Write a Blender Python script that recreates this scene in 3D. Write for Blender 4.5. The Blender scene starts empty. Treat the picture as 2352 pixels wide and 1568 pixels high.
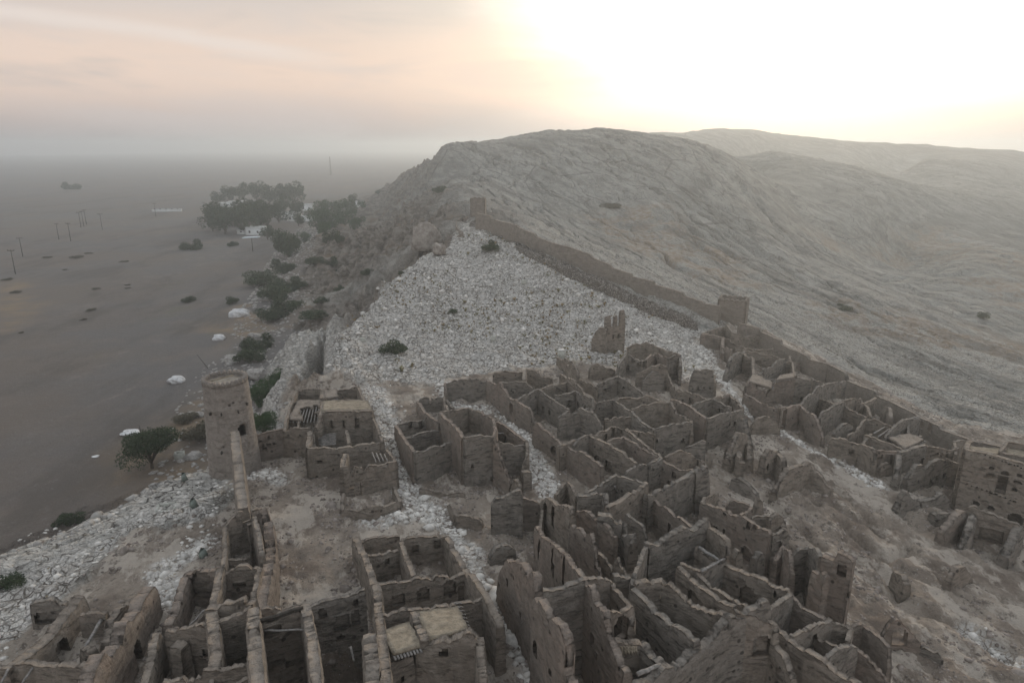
import bpy, math, random
import numpy as np
from mathutils import Vector
R = math.radians
random.seed(7)
scene = bpy.context.scene
C = scene.collection

# ------------------------------------------------------------------ camera, sky, sun, exposure
CAM_Z = 45.0
PITCH = R(15.9)
FOC = 1568.0                                   # focal length for a view 2352 wide
cam_d = bpy.data.cameras.new('camera')
cam = bpy.data.objects.new('camera', cam_d)
C.objects.link(cam)
cam.location = (0, 0, CAM_Z)
cam.rotation_euler = (R(90) - PITCH, 0, 0)
cam_d.sensor_width = 36.0
cam_d.lens = 36.0 * FOC / 2352.0
cam_d.clip_start = 0.5
cam_d.clip_end = 20000
scene.camera = cam

SUN_AZ, SUN_EL = R(22), R(13)                  # azimuth to the right of straight ahead (+Y)
world = bpy.data.worlds.new('World')
scene.world = world
world.use_nodes = True
def build_world():
    nt = world.node_tree; N = nt.nodes; L = nt.links; N.clear()
    out = N.new('ShaderNodeOutputWorld'); bg = N.new('ShaderNodeBackground')
    L.new(bg.outputs[0], out.inputs[0])
    sky = N.new('ShaderNodeTexSky'); sky.sky_type = 'NISHITA'; sky.sun_disc = False
    sky.sun_elevation = SUN_EL; sky.sun_rotation = SUN_AZ
    sky.air_density = 1.5; sky.dust_density = 6.0; sky.ozone_density = 1.0
    tc = N.new('ShaderNodeTexCoord')
    def vm(op, a, b=None):
        n = N.new('ShaderNodeVectorMath'); n.operation = op
        for k, s in enumerate((a, b)):
            if s is None: continue
            if hasattr(s, 'type') and not isinstance(s, (tuple, list)): L.new(s, n.inputs[k])
            else: n.inputs[k].default_value = s
        return n
    def m(op, a, b=None, clamp=False):
        n = N.new('ShaderNodeMath'); n.operation = op; n.use_clamp = clamp
        for k, s in enumerate((a, b)):
            if s is None: continue
            if isinstance(s, (int, float)): n.inputs[k].default_value = s
            else: L.new(s, n.inputs[k])
        return n.outputs[0]
    def mr(v, a, b, c=0.0, d=1.0, smooth=True):
        n = N.new('ShaderNodeMapRange'); n.interpolation_type = 'SMOOTHSTEP' if smooth else 'LINEAR'
        L.new(v, n.inputs[0])
        for k, x in zip((1, 2, 3, 4), (a, b, c, d)): n.inputs[k].default_value = x
        return n.outputs[0]
    def mix(f, a, b, mode='MIX'):
        n = N.new('ShaderNodeMix'); n.data_type = 'RGBA'; n.blend_type = mode
        if isinstance(f, (int, float)): n.inputs[0].default_value = f
        else: L.new(f, n.inputs[0])
        for k, s in ((6, a), (7, b)):
            if isinstance(s, tuple): n.inputs[k].default_value = (*s, 1)
            else: L.new(s, n.inputs[k])
        return n.outputs[2]
    nrm = vm('NORMALIZE', tc.outputs['Generated']).outputs[0]
    sep = N.new('ShaderNodeSeparateXYZ'); L.new(nrm, sep.inputs[0])
    z = sep.outputs[2]
    # stretched cloud layers
    mp = N.new('ShaderNodeMapping'); L.new(nrm, mp.inputs[0])
    mp.inputs['Scale'].default_value = (1.6, 1.6, 9.0); mp.inputs['Rotation'].default_value = (0.0, R(5), 0.0)
    cn = N.new('ShaderNodeTexNoise'); L.new(mp.outputs[0], cn.inputs[0])
    cn.inputs['Scale'].default_value = 1.7; cn.inputs['Detail'].default_value = 6; cn.inputs['Roughness'].default_value = .52
    cn.inputs['Distortion'].default_value = .5
    cloud = cn.outputs[0]
    # vertical gradient: mauve haze low, pink-beige band, grey above
    low = mix(mr(z, -0.02, 0.09), (0.36, 0.33, 0.345), (0.84, 0.665, 0.565))
    mid = mix(mr(z, 0.09, 0.25), low, (0.48, 0.50, 0.52))
    top = mix(mr(z, 0.22, 0.75), mid, (0.66, 0.72, 0.79))
    cl = mix(mr(cloud, 0.46, 0.66, 0.0, 0.55), top, (0.64, 0.58, 0.56))
    cl = mix(mr(cloud, 0.5, 0.30, 0.0, 0.45), cl, (0.40, 0.41, 0.43))
    # one long brighter cloud edge, upper left
    # glow of the hidden sun through the haze
    sd = Vector((math.sin(SUN_AZ) * math.cos(SUN_EL), math.cos(SUN_AZ) * math.cos(SUN_EL), math.sin(SUN_EL)))
    dot = vm('DOT_PRODUCT', nrm, tuple(sd)).outputs['Value']
    ang = m('ARCCOSINE', m('MINIMUM', dot, 0.99999))
    warp = m('MULTIPLY', m('SUBTRACT', cloud, 0.5), 0.26)
    ang = m('ADD', ang, warp)
    g1 = mr(ang, 0.66, 0.14)
    g2 = mr(ang, 0.44, 0.07)
    c1 = mix(g1, (0, 0, 0), (0.36, 0.31, 0.235))
    c2 = mix(g2, (0, 0, 0), (1.2, 1.15, 1.0))
    lowf = mix(mr(z, 0.0, 0.16), (0.58, 0.49, 0.40), (1, 1, 1)); c2 = mix(1.0, c2, lowf, 'MULTIPLY')
    # a long brighter cloud edge running down from the upper left
    sp = m('ADD', m('MULTIPLY', sep.outputs[0], .123), z); sp = m('ADD', sp, m('MULTIPLY', m('SUBTRACT', cloud, .5), .05))
    stk = m('MULTIPLY', mr(m('ABSOLUTE', m('SUBTRACT', sp, .080)), .014, .0), mr(sep.outputs[0], -.18, -.34))
    cl = mix(m('MULTIPLY', stk, .8), cl, (0.80, 0.71, 0.66))
    s = mix(1.0, cl, c1, 'ADD'); s = mix(1.0, s, c2, 'ADD')
    s = mix(0.012, s, sky.outputs[0], 'ADD')
    # below the horizon: dull haze
    s = mix(mr(z, -0.05, -0.3), s, (0.25, 0.24, 0.24))
    L.new(s, bg.inputs[0]); bg.inputs[1].default_value = 1.0
build_world()
sun_d = bpy.data.lights.new('sun', 'SUN'); sun = bpy.data.objects.new('sun', sun_d); C.objects.link(sun)
sun_d.energy = 1.0; sun_d.angle = R(14); sun_d.color = (1.0, 0.80, 0.58)
sun.rotation_euler = (R(90) - SUN_EL, 0, R(180) - SUN_AZ)   # shines from ahead-right towards the camera
sun.rotation_euler = Vector((math.sin(SUN_AZ) * math.cos(SUN_EL), math.cos(SUN_AZ) * math.cos(SUN_EL), math.sin(SUN_EL))).to_track_quat('Z', 'Y').to_euler()
vs = scene.view_settings
scene.display_settings.display_device = 'sRGB'
vs.view_transform = 'Standard'; vs.look = 'None'; vs.exposure = 0.0; vs.gamma = 1.0; vs.use_curve_mapping = False
scene.cycles.use_adaptive_sampling = True; scene.cycles.adaptive_threshold = 0.02
scene.cycles.max_bounces = 6; scene.cycles.diffuse_bounces = 3; scene.cycles.volume_bounces = 1
scene.cycles.transparent_max_bounces = 12

# ------------------------------------------------------------------ helpers: names, labels, survey
def tag(o, label=None, cat=None, group=None, kind=None):
    if label: o['label'] = label
    if cat: o['category'] = cat
    if group: o['group'] = group
    if kind: o['kind'] = kind
    return o
def mesh_np(name, V, F, mats=None, parent=None, smooth=False, mi=None, attr=None):
    """V (n,3) array, F (m,4) int array of quads or list of polygons"""
    me = bpy.data.meshes.new(name)
    V = np.asarray(V, dtype=np.float32)
    if isinstance(F, np.ndarray):
        k = F.shape[1]; nl = F.size; nf = len(F); idx = F.ravel(); starts = np.arange(nf) * k
    else:
        nf = len(F); lens = np.array([len(f) for f in F]); idx = np.concatenate([np.asarray(f) for f in F]) if nf else np.zeros(0)
        nl = int(lens.sum()); starts = np.concatenate(([0], np.cumsum(lens)[:-1]))
    me.vertices.add(len(V)); me.vertices.foreach_set('co', V.ravel())
    me.loops.add(nl); me.loops.foreach_set('vertex_index', idx.astype(np.int32))
    me.polygons.add(nf); me.polygons.foreach_set('loop_start', starts.astype(np.int32))
    if smooth: me.polygons.foreach_set('use_smooth', np.ones(nf, dtype=bool))
    for m in (mats or []): me.materials.append(m)
    if mi is not None: me.polygons.foreach_set('material_index', np.asarray(mi, dtype=np.int32))
    me.update(calc_edges=True); me.validate()
    if attr is not None:
        for k, a in attr.items():
            ca = me.color_attributes.new(k, 'FLOAT_COLOR', 'POINT'); ca.data.foreach_set('color', a.astype(np.float32).ravel())
    o = bpy.data.objects.new(name, me); C.objects.link(o)
    if parent is not None:
        o.parent = parent; o.matrix_parent_inverse = parent.matrix_world.inverted()
    return o
def empty(name, loc=(0, 0, 0)):
    o = bpy.data.objects.new(name, None); C.objects.link(o); o.location = loc
    o.empty_display_size = 0.5
    bpy.context.view_layer.update()
    return o
cP, sP = math.cos(PITCH), math.sin(PITCH)
def ray(u, v):
    """direction from the survey station (where the photographer's drone hovered) through a sighted point"""
    dx = (u - 1176.0) / FOC; dv = (784.0 - v) / FOC
    return np.array((dx, cP + dv * sP, -sP + dv * cP))
def at_z(u, v, z):
    r = ray(u, v); t = (z - CAM_Z) / r[2]; return np.array((0, 0, CAM_Z)) + r * t
def at_d(u, v, d):
    r = ray(u, v); t = d / r[1]; return np.array((0, 0, CAM_Z)) + r * t

# ------------------------------------------------------------------ noise (numpy)
def _h(ix, iy, s):
    n = (ix.astype(np.int64) * 374761393 + iy.astype(np.int64) * 668265263 + s * 1442695041) & 0x7fffffff
    n = ((n ^ (n >> 13)) * 1274126177) & 0x7fffffff
    n = (n ^ (n >> 16)) & 0x7fffffff
    return n / 2147483647.0
def vnoise(x, y, s=0):
    x = np.asarray(x, float); y = np.asarray(y, float)
    ix = np.floor(x); iy = np.floor(y); fx = x - ix; fy = y - iy
    fx = fx * fx * (3 - 2 * fx); fy = fy * fy * (3 - 2 * fy)
    a = _h(ix, iy, s); b = _h(ix + 1, iy, s); c = _h(ix, iy + 1, s); d = _h(ix + 1, iy + 1, s)
    return (a * (1 - fx) + b * fx) * (1 - fy) + (c * (1 - fx) + d * fx) * fy
def fbm(x, y, o=4, s=0, g=0.5):
    t = 0; a = 1; n = 0
    for k in range(o):
        t = t + a * (vnoise(x * 2 ** k + 17.3 * k, y * 2 ** k - 9.1 * k, s + k) - 0.5); n += a; a *= g
    return t / n * 2
def worley(x, y, s=0):
    """F1, F2, cell id"""
    ix = np.floor(x); iy = np.floor(y)
    f1 = np.full(x.shape, 9.0); f2 = np.full(x.shape, 9.0); cid = np.zeros(x.shape)
    for dx in (-1, 0, 1):
        for dy in (-1, 0, 1):
            cx = ix + dx; cy = iy + dy
            px = cx + _h(cx, cy, s); py = cy + _h(cx, cy, s + 5)
            d = np.hypot(px - x, py - y)
            closer = d < f1
            f2 = np.where(closer, f1, np.minimum(f2, d)); cid = np.where(closer, _h(cx, cy, s + 9), cid)
            f1 = np.where(closer, d, f1)
    return f1, f2, cid
def sstep(a, b, x):
    t = np.clip((x - a) / (b - a), 0, 1); return t * t * (3 - 2 * t)

# ------------------------------------------------------------------ terrain: survey points -> height
Zp = [  # sighted points with their height
 (540,1110,12),(700,1090,12.5),(620,1180,13),(1230,1150,11.5),(1176,1568,13.6),(1430,850,12.5),(1250,960,12),(1000,870,12.8),
 (900,900,12.8),(100,1350,12.8),(0,1500,12.6),(300,1300,13.6),(500,1500,13.2),(800,1500,13.2),(250,1500,13.2),(-200,1568,12.5),
 (1700,1300,9.8),(1900,1150,8.6),(2000,1300,8.2),(2300,1568,7.6),(2100,1500,8),(2280,1190,6.2),(2150,1075,6.6),(1900,950,8.6),
 (1750,870,10),(1600,770,11.3),(1100,520,26),(1250,600,21.5),(1400,650,18),(1550,710,14.5),(1650,750,11.8),(1500,1400,12),
 (1176,800,13),(1100,650,18.3),(745,830,13.5),(880,680,17),(1040,545,24.5),(800,900,12.9),(1300,760,13.2),(1000,740,14.6),
 (950,820,13.4),(200,1230,11.8),(400,1130,12),(20,1290,11.8),(650,790,12.0),(640,900,11.3),(620,980,10.8),(950,630,20)]
Dp = [  # sighted points with their distance
 (1700,700,165),(1500,600,200),(1400,550,232),(1300,500,262),(1200,450,292),(1150,400,335),(1080,360,385),(1120,322,430),(988,368,433),(972,395,436),(1009,338,425),(1030,345,405),(1260,303,500),(1180,311,470),
 (1400,312,480),(1500,328,460),(1631,350,440),(1711,382,425),(1800,425,400),(1880,460,395),(2000,500,372),(2200,600,305),(2352,700,235),(2352,900,125),
 (2352,1030,88),(2220,1010,90),(2000,700,190),(2000,850,130),(1850,780,140),
 (1751,342,510),(1851,358,490),(1971,386,470),(2091,422,450),(2250,470,430),(2352,515,410),(1683,350,530),
 (1991,378,690),(2123,367,690),(2211,372,680),(2352,402,670),
 (1431,312,820),(1560,310,840),(1651,301,860),(1731,306,870),(1891,325,880),(2027,334,890),(2111,334,900),(2230,342,920),(2352,350,940),
 (950,500,300),(1000,400,392),(1000,450,310),(900,560,230),(850,620,190),(800,690,160),(1010,330,440),(1040,322,450),(940,400,520),(900,425,560),(1040,440,270),(1060,470,215)]
Wp = [  # plain world points (x, y, z): valley floors between ridges, foot of the slope
 (-125,620,0),(-150,720,-1),(-100,540,3),(-62,215,3),(-90,300,3),(-70,260,6),(-80,800,0),(0,720,25),(60,560,36),(155,480,17),(105,530,33),(215,620,22),(340,610,8),
 (290,780,23),(430,780,2),(135,680,31),(200,350,-12),(160,200,-10),(130,120,-5),(100,60,0),(140,40,-4),(60,20,5),(0,15,13.5),(-40,20,13),(-70,60,10),
 (120,1400,20),(400,1500,10),(700,1500,0),(620,1150,0),(520,540,-14),(500,400,-20),(300,200,-20),(300,0,-16),(-100,1400,0),(-60,170,5),(900,900,-20),(900,300,-22)]
ctrl = np.array([at_z(*p) for p in Zp] + [at_d(*p) for p in Dp] + [np.array(p, float) for p in Wp])
# work in a softened distance so near ground is as well resolved as far hills
def warpxy(x, y):
    r = np.sqrt(x * x + y * y) + 1e-6; k = np.log1p(r / 60.0) / r * 60
    return x * k, y * k
def tps_fit(P, lam=0.02):
    X, Y = warpxy(P[:, 0], P[:, 1]); z = P[:, 2]; n = len(P)
    d = np.hypot(X[:, None] - X, Y[:, None] - Y); K = d * d * np.log(d + 1e-9)
    A = np.zeros((n + 3, n + 3)); A[:n, :n] = K + lam * np.eye(n); Q = np.c_[np.ones(n), X, Y]; A[:n, n:] = Q; A[n:, :n] = Q.T
    return X, Y, np.linalg.solve(A, np.r_[z, 0, 0, 0])
_TX, _TY, _TW = tps_fit(ctrl, 0.3)
def hill(x, y):
    x = np.asarray(x, float); y = np.asarray(y, float); X, Y = warpxy(x, y)
    sh = X.shape; X = X.ravel(); Y = Y.ravel(); out = _TW[-3] + _TW[-2] * X + _TW[-1] * Y
    for i in range(len(_TX)):
        d2 = (X - _TX[i]) ** 2 + (Y - _TY[i]) ** 2 + 1e-12
        out = out + _TW[i] * 0.5 * d2 * np.log(d2)
    return out.reshape(sh)
# foot of the escarpment, plan polyline from near to far (plain lies to its left)
EDGE = [(-95, -40), (-80, 10)] + [tuple(at_z(u, v, z)[:2]) for u, v, z in
        [(-160, 1360, 11), (0, 1283, 11), (200, 1190, 11), (400, 1112, 11), (478, 1085, 11), (585, 1010, 10.5), (618, 930, 10.5), (606, 850, 10.5), (632, 745, 11.5)]] + \
       [(-47, 150), (-56, 175), (-66, 215), (-84, 280), (-104, 380), (-122, 500), (-136, 640), (-110, 800), (-60, 1000), (0, 1300), (200, 1900)]
EDGE = np.array(EDGE)
def edge_dist(x, y):
    """signed distance to the edge line, positive on the hill side"""
    best = np.full(np.shape(x), 1e9); sgn = np.ones(np.shape(x))
    for (ax, ay), (bx, by) in zip(EDGE[:-1], EDGE[1:]):
        dx, dy = bx - ax, by - ay; l2 = dx * dx + dy * dy
        t = np.clip(((x - ax) * dx + (y - ay) * dy) / l2, 0, 1)
        d = np.hypot(x - (ax + t * dx), y - (ay + t * dy))
        cr = dx * (y - ay) - dy * (x - ax)
        m = d < best
        best = np.where(m, d, best); sgn = np.where(m, np.where(cr < 0, 1, -1), sgn)
    return best * sgn
LIP = [tuple(at_z(u, v, z)[:2]) for u, v, z in [(722, 905, 12.8), (738, 835, 13.5), (798, 755, 15), (878, 670, 17.3), (958, 603, 20.5), (1036, 552, 24.5), (1048, 520, 26)]]
def lip_dist(x, y):
    best = np.full(np.shape(x), 1e9); sg = np.ones(np.shape(x))
    for (ax, ay), (bx, by) in zip(LIP[:-1], LIP[1:]):
        dx, dy = bx - ax, by - ay; t = np.clip(((x - ax) * dx + (y - ay) * dy) / (dx * dx + dy * dy), 0, 1)
        d = np.hypot(x - (ax + t * dx), y - (ay + t * dy)); cr = dx * (y - ay) - dy * (x - ax); m = d < best
        best = np.where(m, d, best); sg = np.where(m, np.sign(cr), sg)
    return best * sg
def plain(x, y):
    r = np.hypot(x, y)
    return fbm(x / 90, y / 90, 3, 40) * 0.8 + sstep(-40, 0, edge_dist(x, y)) * 2.5 * sstep(400, 150, y)
def ground(x, y, detail=True):
    x = np.asarray(x, float); y = np.asarray(y, float)
    e = edge_dist(x, y)
    wob = fbm(x / 9, y / 9, 4, 3) * 2.2 * sstep(20, 130, y) + fbm(x / 3, y / 3, 2, 4) * 0.5
    w = 4.0 + 5 * sstep(120, 200, y)
    k = sstep(-w, 0.6, e + wob)
    H = hill(x, y)
    P = plain(x, y)
    z = P * (1 - k) + np.where(x < 40, np.maximum(H, P), H) * k
    # bend of broad rock folds on the dip slope
    far = sstep(140, 320, np.hypot(x, y)) * k
    s = x * 0.35 - y * 0.94; t = x * 0.94 + y * 0.35
    z = z + far * (fbm(t / 45, s / 160, 4, 11) * 3.2)
    esc = sstep(0, 6, e) * sstep(60, 12, e) * sstep(150, 220, y) * sstep(640, 500, y)
    z = z + esc * (np.abs(fbm(x / 22, y / 22, 4, 21)) * 12 - 3)
    # the slab ends in a broken lip above the brown gully
    d = lip_dist(x, y); z = z - sstep(0, 4.5, d + fbm(x / 4, y / 4, 3, 23) * 2) * 4.6 * sstep(60, 20, d) * sstep(88, 104, y) * sstep(178, 160, y) * k
    crest = sstep(400, 440, y) * sstep(640, 560, y) * sstep(230, 160, x); z = z - crest * (2.2 + 2.2 * sstep(20, 70, x)) * k; z = z - sstep(640, 760, y) * sstep(40, 110, x) * sstep(420, 300, x) * 3.0 * k
    return z
def gz(x, y): return float(ground(np.array([x]), np.array([y]))[0])
def ray_ground(u, v, h=0.0):
    """where the sight line through (u, v) comes within h of the ground"""
    r = ray(u, v); t = np.geomspace(18, 1500, 700); P = np.array((0, 0, CAM_Z)) + t[:, None] * r
    g = P[:, 2] - (ground(P[:, 0], P[:, 1]) + h)
    i = int(np.argmax(g < 0))
    if g[i] >= 0: i = len(t) - 1
    a, b = t[max(i - 1, 0)], t[i]
    tt = np.linspace(a, b, 40); P = np.array((0, 0, CAM_Z)) + tt[:, None] * r
    g = P[:, 2] - (ground(P[:, 0], P[:, 1]) + h); j = int(np.argmax(g < 0))
    return P[j]
# ------------------------------------------------------------------ materials
class NT:
    def __init__(s, name, rough=0.95):
        s.mat = bpy.data.materials.new(name); s.mat.use_nodes = True; s.N = s.mat.node_tree.nodes; s.L = s.mat.node_tree.links
        s.b = s.N['Principled BSDF']; s.b.inputs['Roughness'].default_value = rough; s.b.inputs['Specular IOR Level'].default_value = 0.15
        g = s.N.new('ShaderNodeNewGeometry'); s.pos = g.outputs['Position']; s.nor = g.outputs['Normal']
    def _in(s, n, k, v):
        if v is None: return
        if isinstance(v, tuple):
            n.inputs[k].default_value = (*v, 1) if len(n.inputs[k].default_value) == 4 and len(v) == 3 else v
        elif isinstance(v, (int, float)): n.inputs[k].default_value = v
        else: s.L.new(v, n.inputs[k])
    def map(s, v, scale=(1, 1, 1), rot=(0, 0, 0)):
        n = s.N.new('ShaderNodeMapping'); s.L.new(v, n.inputs[0]); n.inputs['Scale'].default_value = scale; n.inputs['Rotation'].default_value = rot
        return n.outputs[0]
    def noise(s, scale, detail=4, rough=.55, vec=None, dist=0.0):
        n = s.N.new('ShaderNodeTexNoise'); s.L.new(vec or s.pos, n.inputs[0])
        n.inputs['Scale'].default_value = scale; n.inputs['Detail'].default_value = detail; n.inputs['Roughness'].default_value = rough; n.inputs['Distortion'].default_value = dist
        return n.outputs[0]
    def noisec(s, scale, vec=None):
        n = s.N.new('ShaderNodeTexNoise'); s.L.new(vec or s.pos, n.inputs[0]); n.inputs['Scale'].default_value = scale; n.inputs['Detail'].default_value = 3
        return n.outputs[1]
    def vor(s, scale, vec=None, feature='DISTANCE_TO_EDGE', out=0, rnd=1.0):
        n = s.N.new('ShaderNodeTexVoronoi'); n.feature = feature; s.L.new(vec or s.pos, n.inputs['Vector']); n.inputs['Scale'].default_value = scale
        n.inputs['Randomness'].default_value = rnd
        return n.outputs[out]
    def mr(s, v, a, b, c=0.0, d=1.0):
        n = s.N.new('ShaderNodeMapRange'); n.interpolation_type = 'SMOOTHSTEP'; s.L.new(v, n.inputs[0])
        for k, x in zip((1, 2, 3, 4), (a, b, c, d)): n.inputs[k].default_value = x
        return n.outputs[0]
    def mix(s, f, a, b, mode='MIX'):
        n = s.N.new('ShaderNodeMix'); n.data_type = 'RGBA'; n.blend_type = mode
        s._in(n, 0, f); s._in(n, 6, a); s._in(n, 7, b); return n.outputs[2]
    def m(s, op, a, b=None, clamp=False):
        n = s.N.new('ShaderNodeMath'); n.operation = op; n.use_clamp = clamp; s._in(n, 0, a); s._in(n, 1, b); return n.outputs[0]
    def vadd(s, a, b, k=1.0):
        n = s.N.new('ShaderNodeVectorMath'); n.operation = 'MULTIPLY_ADD'; s.L.new(b, n.inputs[0]); n.inputs[1].default_value = (k, k, k); s.L.new(a, n.inputs[2]); return n.outputs[0]
    def attr(s, name):
        n = s.N.new('ShaderNodeAttribute'); n.attribute_name = name; q = s.N.new('ShaderNodeSeparateColor'); s.L.new(n.outputs['Color'], q.inputs[0])
        return q.outputs[0], q.outputs[1], q.outputs[2]
    def bump(s, h, dist, strength=1.0, nrm=None):
        n = s.N.new('ShaderNodeBump'); n.inputs['Strength'].default_value = strength; n.inputs['Distance'].default_value = dist
        s.L.new(h, n.inputs['Height'])
        if nrm is not None: s.L.new(nrm, n.inputs['Normal'])
        return n.outputs[0]
    def col(s, c): s._in(s.b, 'Base Color', c)
    def norm(s, n): s.L.new(n, s.b.inputs['Normal'])

def mat_ground():
    t = NT('ground_rock_and_earth')
    cob, earth, pl = t.attr('mask'); tan, esc, alley = t.attr('mask2'); shelf, fin, track = t.attr('mask3')
    warp = t.noisec(0.6)
    wp = t.vadd(t.pos, warp, 0.9)
    # pale limestone broken into cobbles
    e1 = t.vor(1.25, wp); e2 = t.vor(3.6, wp); e3 = t.vor(0.22, wp)
    cell = t.vor(1.25, wp, 'F1', 1)
    n1 = t.noise(0.35, 6, .6); n2 = t.noise(3.0, 5, .6)
    sc = t.N.new('ShaderNodeSeparateColor'); t.L.new(cell, sc.inputs[0])
    lime = t.mix(sc.outputs[0], (0.62, 0.595, 0.55), (0.86, 0.82, 0.76))
    lime = t.mix(t.mr(n2, .35, .7), lime, (0.58, 0.55, 0.52))
    lime = t.mix(t.mr(n1, .52, .72, 0, .45), lime, (0.36, 0.31, 0.26))
    crack = t.m('MAXIMUM', t.mr(e1, .10, .0, 0, .95), t.mr(e2, .06, .0, 0, .55))
    crack = t.m('MULTIPLY', crack, t.mr(t.noise(.8, 4, .6), .3, .6, .25, 1))
    crack = t.m('MAXIMUM', crack, t.m('MULTIPLY', t.mr(e3, .018, .0), t.mr(n1, .4, .6)))
    lime = t.mix(t.m('MULTIPLY', crack, t.mr(n1, .25, .5, .45, 1)), lime, (0.15, 0.125, 0.10))
    lime0 = lime
    # the smoother bedded shelf: long rounded beds with few joints
    sv = t.vadd(t.map(t.pos, (.55, 1.5, 1.0), (0, 0, R(-52))), t.noisec(.5), .8); se = t.vor(.75, sv); sn = t.noise(.9, 6, .62, sv)
    sh = t.mix(t.mr(sn, .35, .65), (0.52, 0.495, 0.455), (0.78, 0.745, 0.69)); sh = t.mix(t.mr(t.noise(2.5, 5, .7), .55, .7, 0, .5), sh, (0.30, 0.27, 0.24))
    sh = t.mix(t.m('MULTIPLY', t.mr(se, .07, .0), t.mr(n1, .3, .55)), sh, (0.13, 0.115, 0.10)); sh = t.mix(t.mr(t.noise(.5, 4), .62, .72, 0, .5), sh, (0.33, 0.27, 0.19))
    lime = t.mix(shelf, lime, sh)
    gn = t.noise(1.1, 3, .5)
    lime = t.mix(t.mr(gn, .68, .74, 0, .8), lime, (0.27, 0.20, 0.10))        # tufts of dry growth in the joints
    # bedded rock of the big dip slope: long joints running down the dip
    rot = t.map(t.pos, (1, 1, 1), (0, 0, R(-19)))
    st = t.map(rot, (1.0, 0.13, 1.0)); stw = t.vadd(st, t.noisec(0.05), 2.5)
    s1 = t.noise(0.18, 8, .68, stw); s2 = t.vor(0.075, t.vadd(st, t.noisec(0.12), 1.6)); s3 = t.noise(0.9, 6, .7, st)
    s4 = t.vor(0.28, t.vadd(t.map(rot, (1, .3, 1)), t.noisec(0.3), 1.0))
    slope = t.mix(t.mr(s1, .33, .66), (0.140, 0.138, 0.125), (0.31, 0.305, 0.28))
    slope = t.mix(t.mr(s3, .52, .74, 0, .6), slope, (0.17, 0.15, 0.135))
    slope = t.mix(t.mr(t.noise(1.6, 7, .78), .50, .62, 0, .65), slope, (0.40, 0.39, 0.36))
    slope = t.mix(t.mr(t.noise(.55, 7, .78, t.map(rot, (1, .5, 1))), .56, .66, 0, .7), slope, (0.16, 0.14, 0.12))
    slope = t.mix(t.mr(s2, .022, .0, 0, .85), slope, (0.10, 0.09, 0.08))
    slope = t.mix(t.mr(s4, .03, .0, 0, .7), slope, (0.12, 0.105, 0.09))
    slope = t.mix(t.mr(t.noise(0.012, 5, .6), .5, .62, 0, .5), slope, (0.20, 0.19, 0.17))
    gy = t.N.new('ShaderNodeSeparateXYZ'); t.L.new(t.pos, gy.inputs[0])
    nearw = t.m('MULTIPLY', t.mr(gy.outputs[1], 330, 90), t.mr(t.noise(.07, 6, .7, t.map(rot, (1, .4, 1))), .38, .50))
    lime2 = t.mix(1.0, lime0, (0.70, 0.70, 0.68), 'MULTIPLY'); slope = t.mix(t.m('MULTIPLY', nearw, .85), slope, lime2)
    tanc = t.mix(t.mr(t.noise(0.5, 5, .7), .4, .65), (0.24, 0.19, 0.14), (0.32, 0.29, 0.26))
    slope = t.mix(t.m('MULTIPLY', tan, t.mr(t.noise(.12, 5, .65), .42, .55)), slope, tanc)
    slope = t.mix(t.mr(t.noise(.10, 7, .72, stw), .50, .60, 0, .5), slope, (0.13, 0.125, 0.112)); slope = t.mix(t.mr(t.noise(.16, 7, .75, t.map(rot, (1.0, .10, 1.0))), .54, .66, 0, .5), slope, (0.42, 0.405, 0.375))
    fn = t.noise(1.3, 7, .75, t.map(t.pos, (1, 1, 3))); fc = t.mix(t.mr(fn, .35, .65), (0.34, 0.32, 0.295), (0.72, 0.685, 0.63))
    slope = t.mix(fin, slope, fc)
    # escarpment: brown weathered cliff
    ev = t.map(t.pos, (1, 1, 2.2)); x1 = t.noise(.22, 8, .72, ev); x2 = t.noise(1.5, 5, .7, ev)
    escc = t.mix(t.mr(x1, .38, .62), (0.12, 0.098, 0.078), (0.30, 0.265, 0.23))
    escc = t.mix(t.mr(x2, .55, .7, 0, .5), escc, (0.40, 0.37, 0.34))
    escc = t.mix(t.mr(t.noise(.09, 4, .6), .55, .68, 0, .6), escc, (0.22, 0.155, 0.10))
    slope = t.mix(t.m('MULTIPLY', esc, t.m('SUBTRACT', 1.0, fin, True)), slope, escc)
    # earth of the ruined quarter
    a1 = t.noise(.25, 7, .65); a2 = t.noise(2.2, 6, .7); a3 = t.vor(2.6, wp, 'F1', 0)
    ear = t.mix(t.mr(a1, .35, .65), (0.190, 0.153, 0.124), (0.375, 0.322, 0.268))
    ear = t.mix(t.mr(a2, .5, .72, 0, .5), ear, (0.14, 0.115, 0.096))
    ear = t.mix(t.mr(t.noise(.32, 6, .72, t.map(rot, (1, .45, 1))), .48, .57, 0, .85), ear, (0.52, 0.46, 0.395))
    ear = t.mix(t.mr(t.noise(.5, 6, .75), .56, .66, 0, .75), ear, (0.105, 0.086, 0.070))
    ear = t.mix(t.m('MULTIPLY', t.mr(a3, .17, .08), t.mr(t.noise(.5, 3), .5, .6)), ear, (0.45, 0.43, 0.41))
    # wadi gravel
    g1 = t.noise(.02, 6, .6); g2 = t.noise(6.0, 4, .7); g3 = t.noise(.1, 5, .6)
    gr = t.mix(t.mr(g1, .38, .62), (0.150, 0.124, 0.104), (0.130, 0.124, 0.122))
    gr = t.mix(t.mr(g3, .5, .7, 0, .5), gr, (0.19, 0.16, 0.135))
    gr = t.mix(t.mr(g2, .35, .7, 0, .55), gr, (0.225, 0.205, 0.19))
    gr = t.mix(t.mr(t.vor(1.3, None, 'F1', 0), .09, .05, 0, .8), gr, (0.33, 0.33, 0.33))
    gr = t.mix(t.mr(t.noise(.045, 5, .65), .60, .70, 0, .35), gr, (0.13, 0.135, 0.085))
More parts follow.
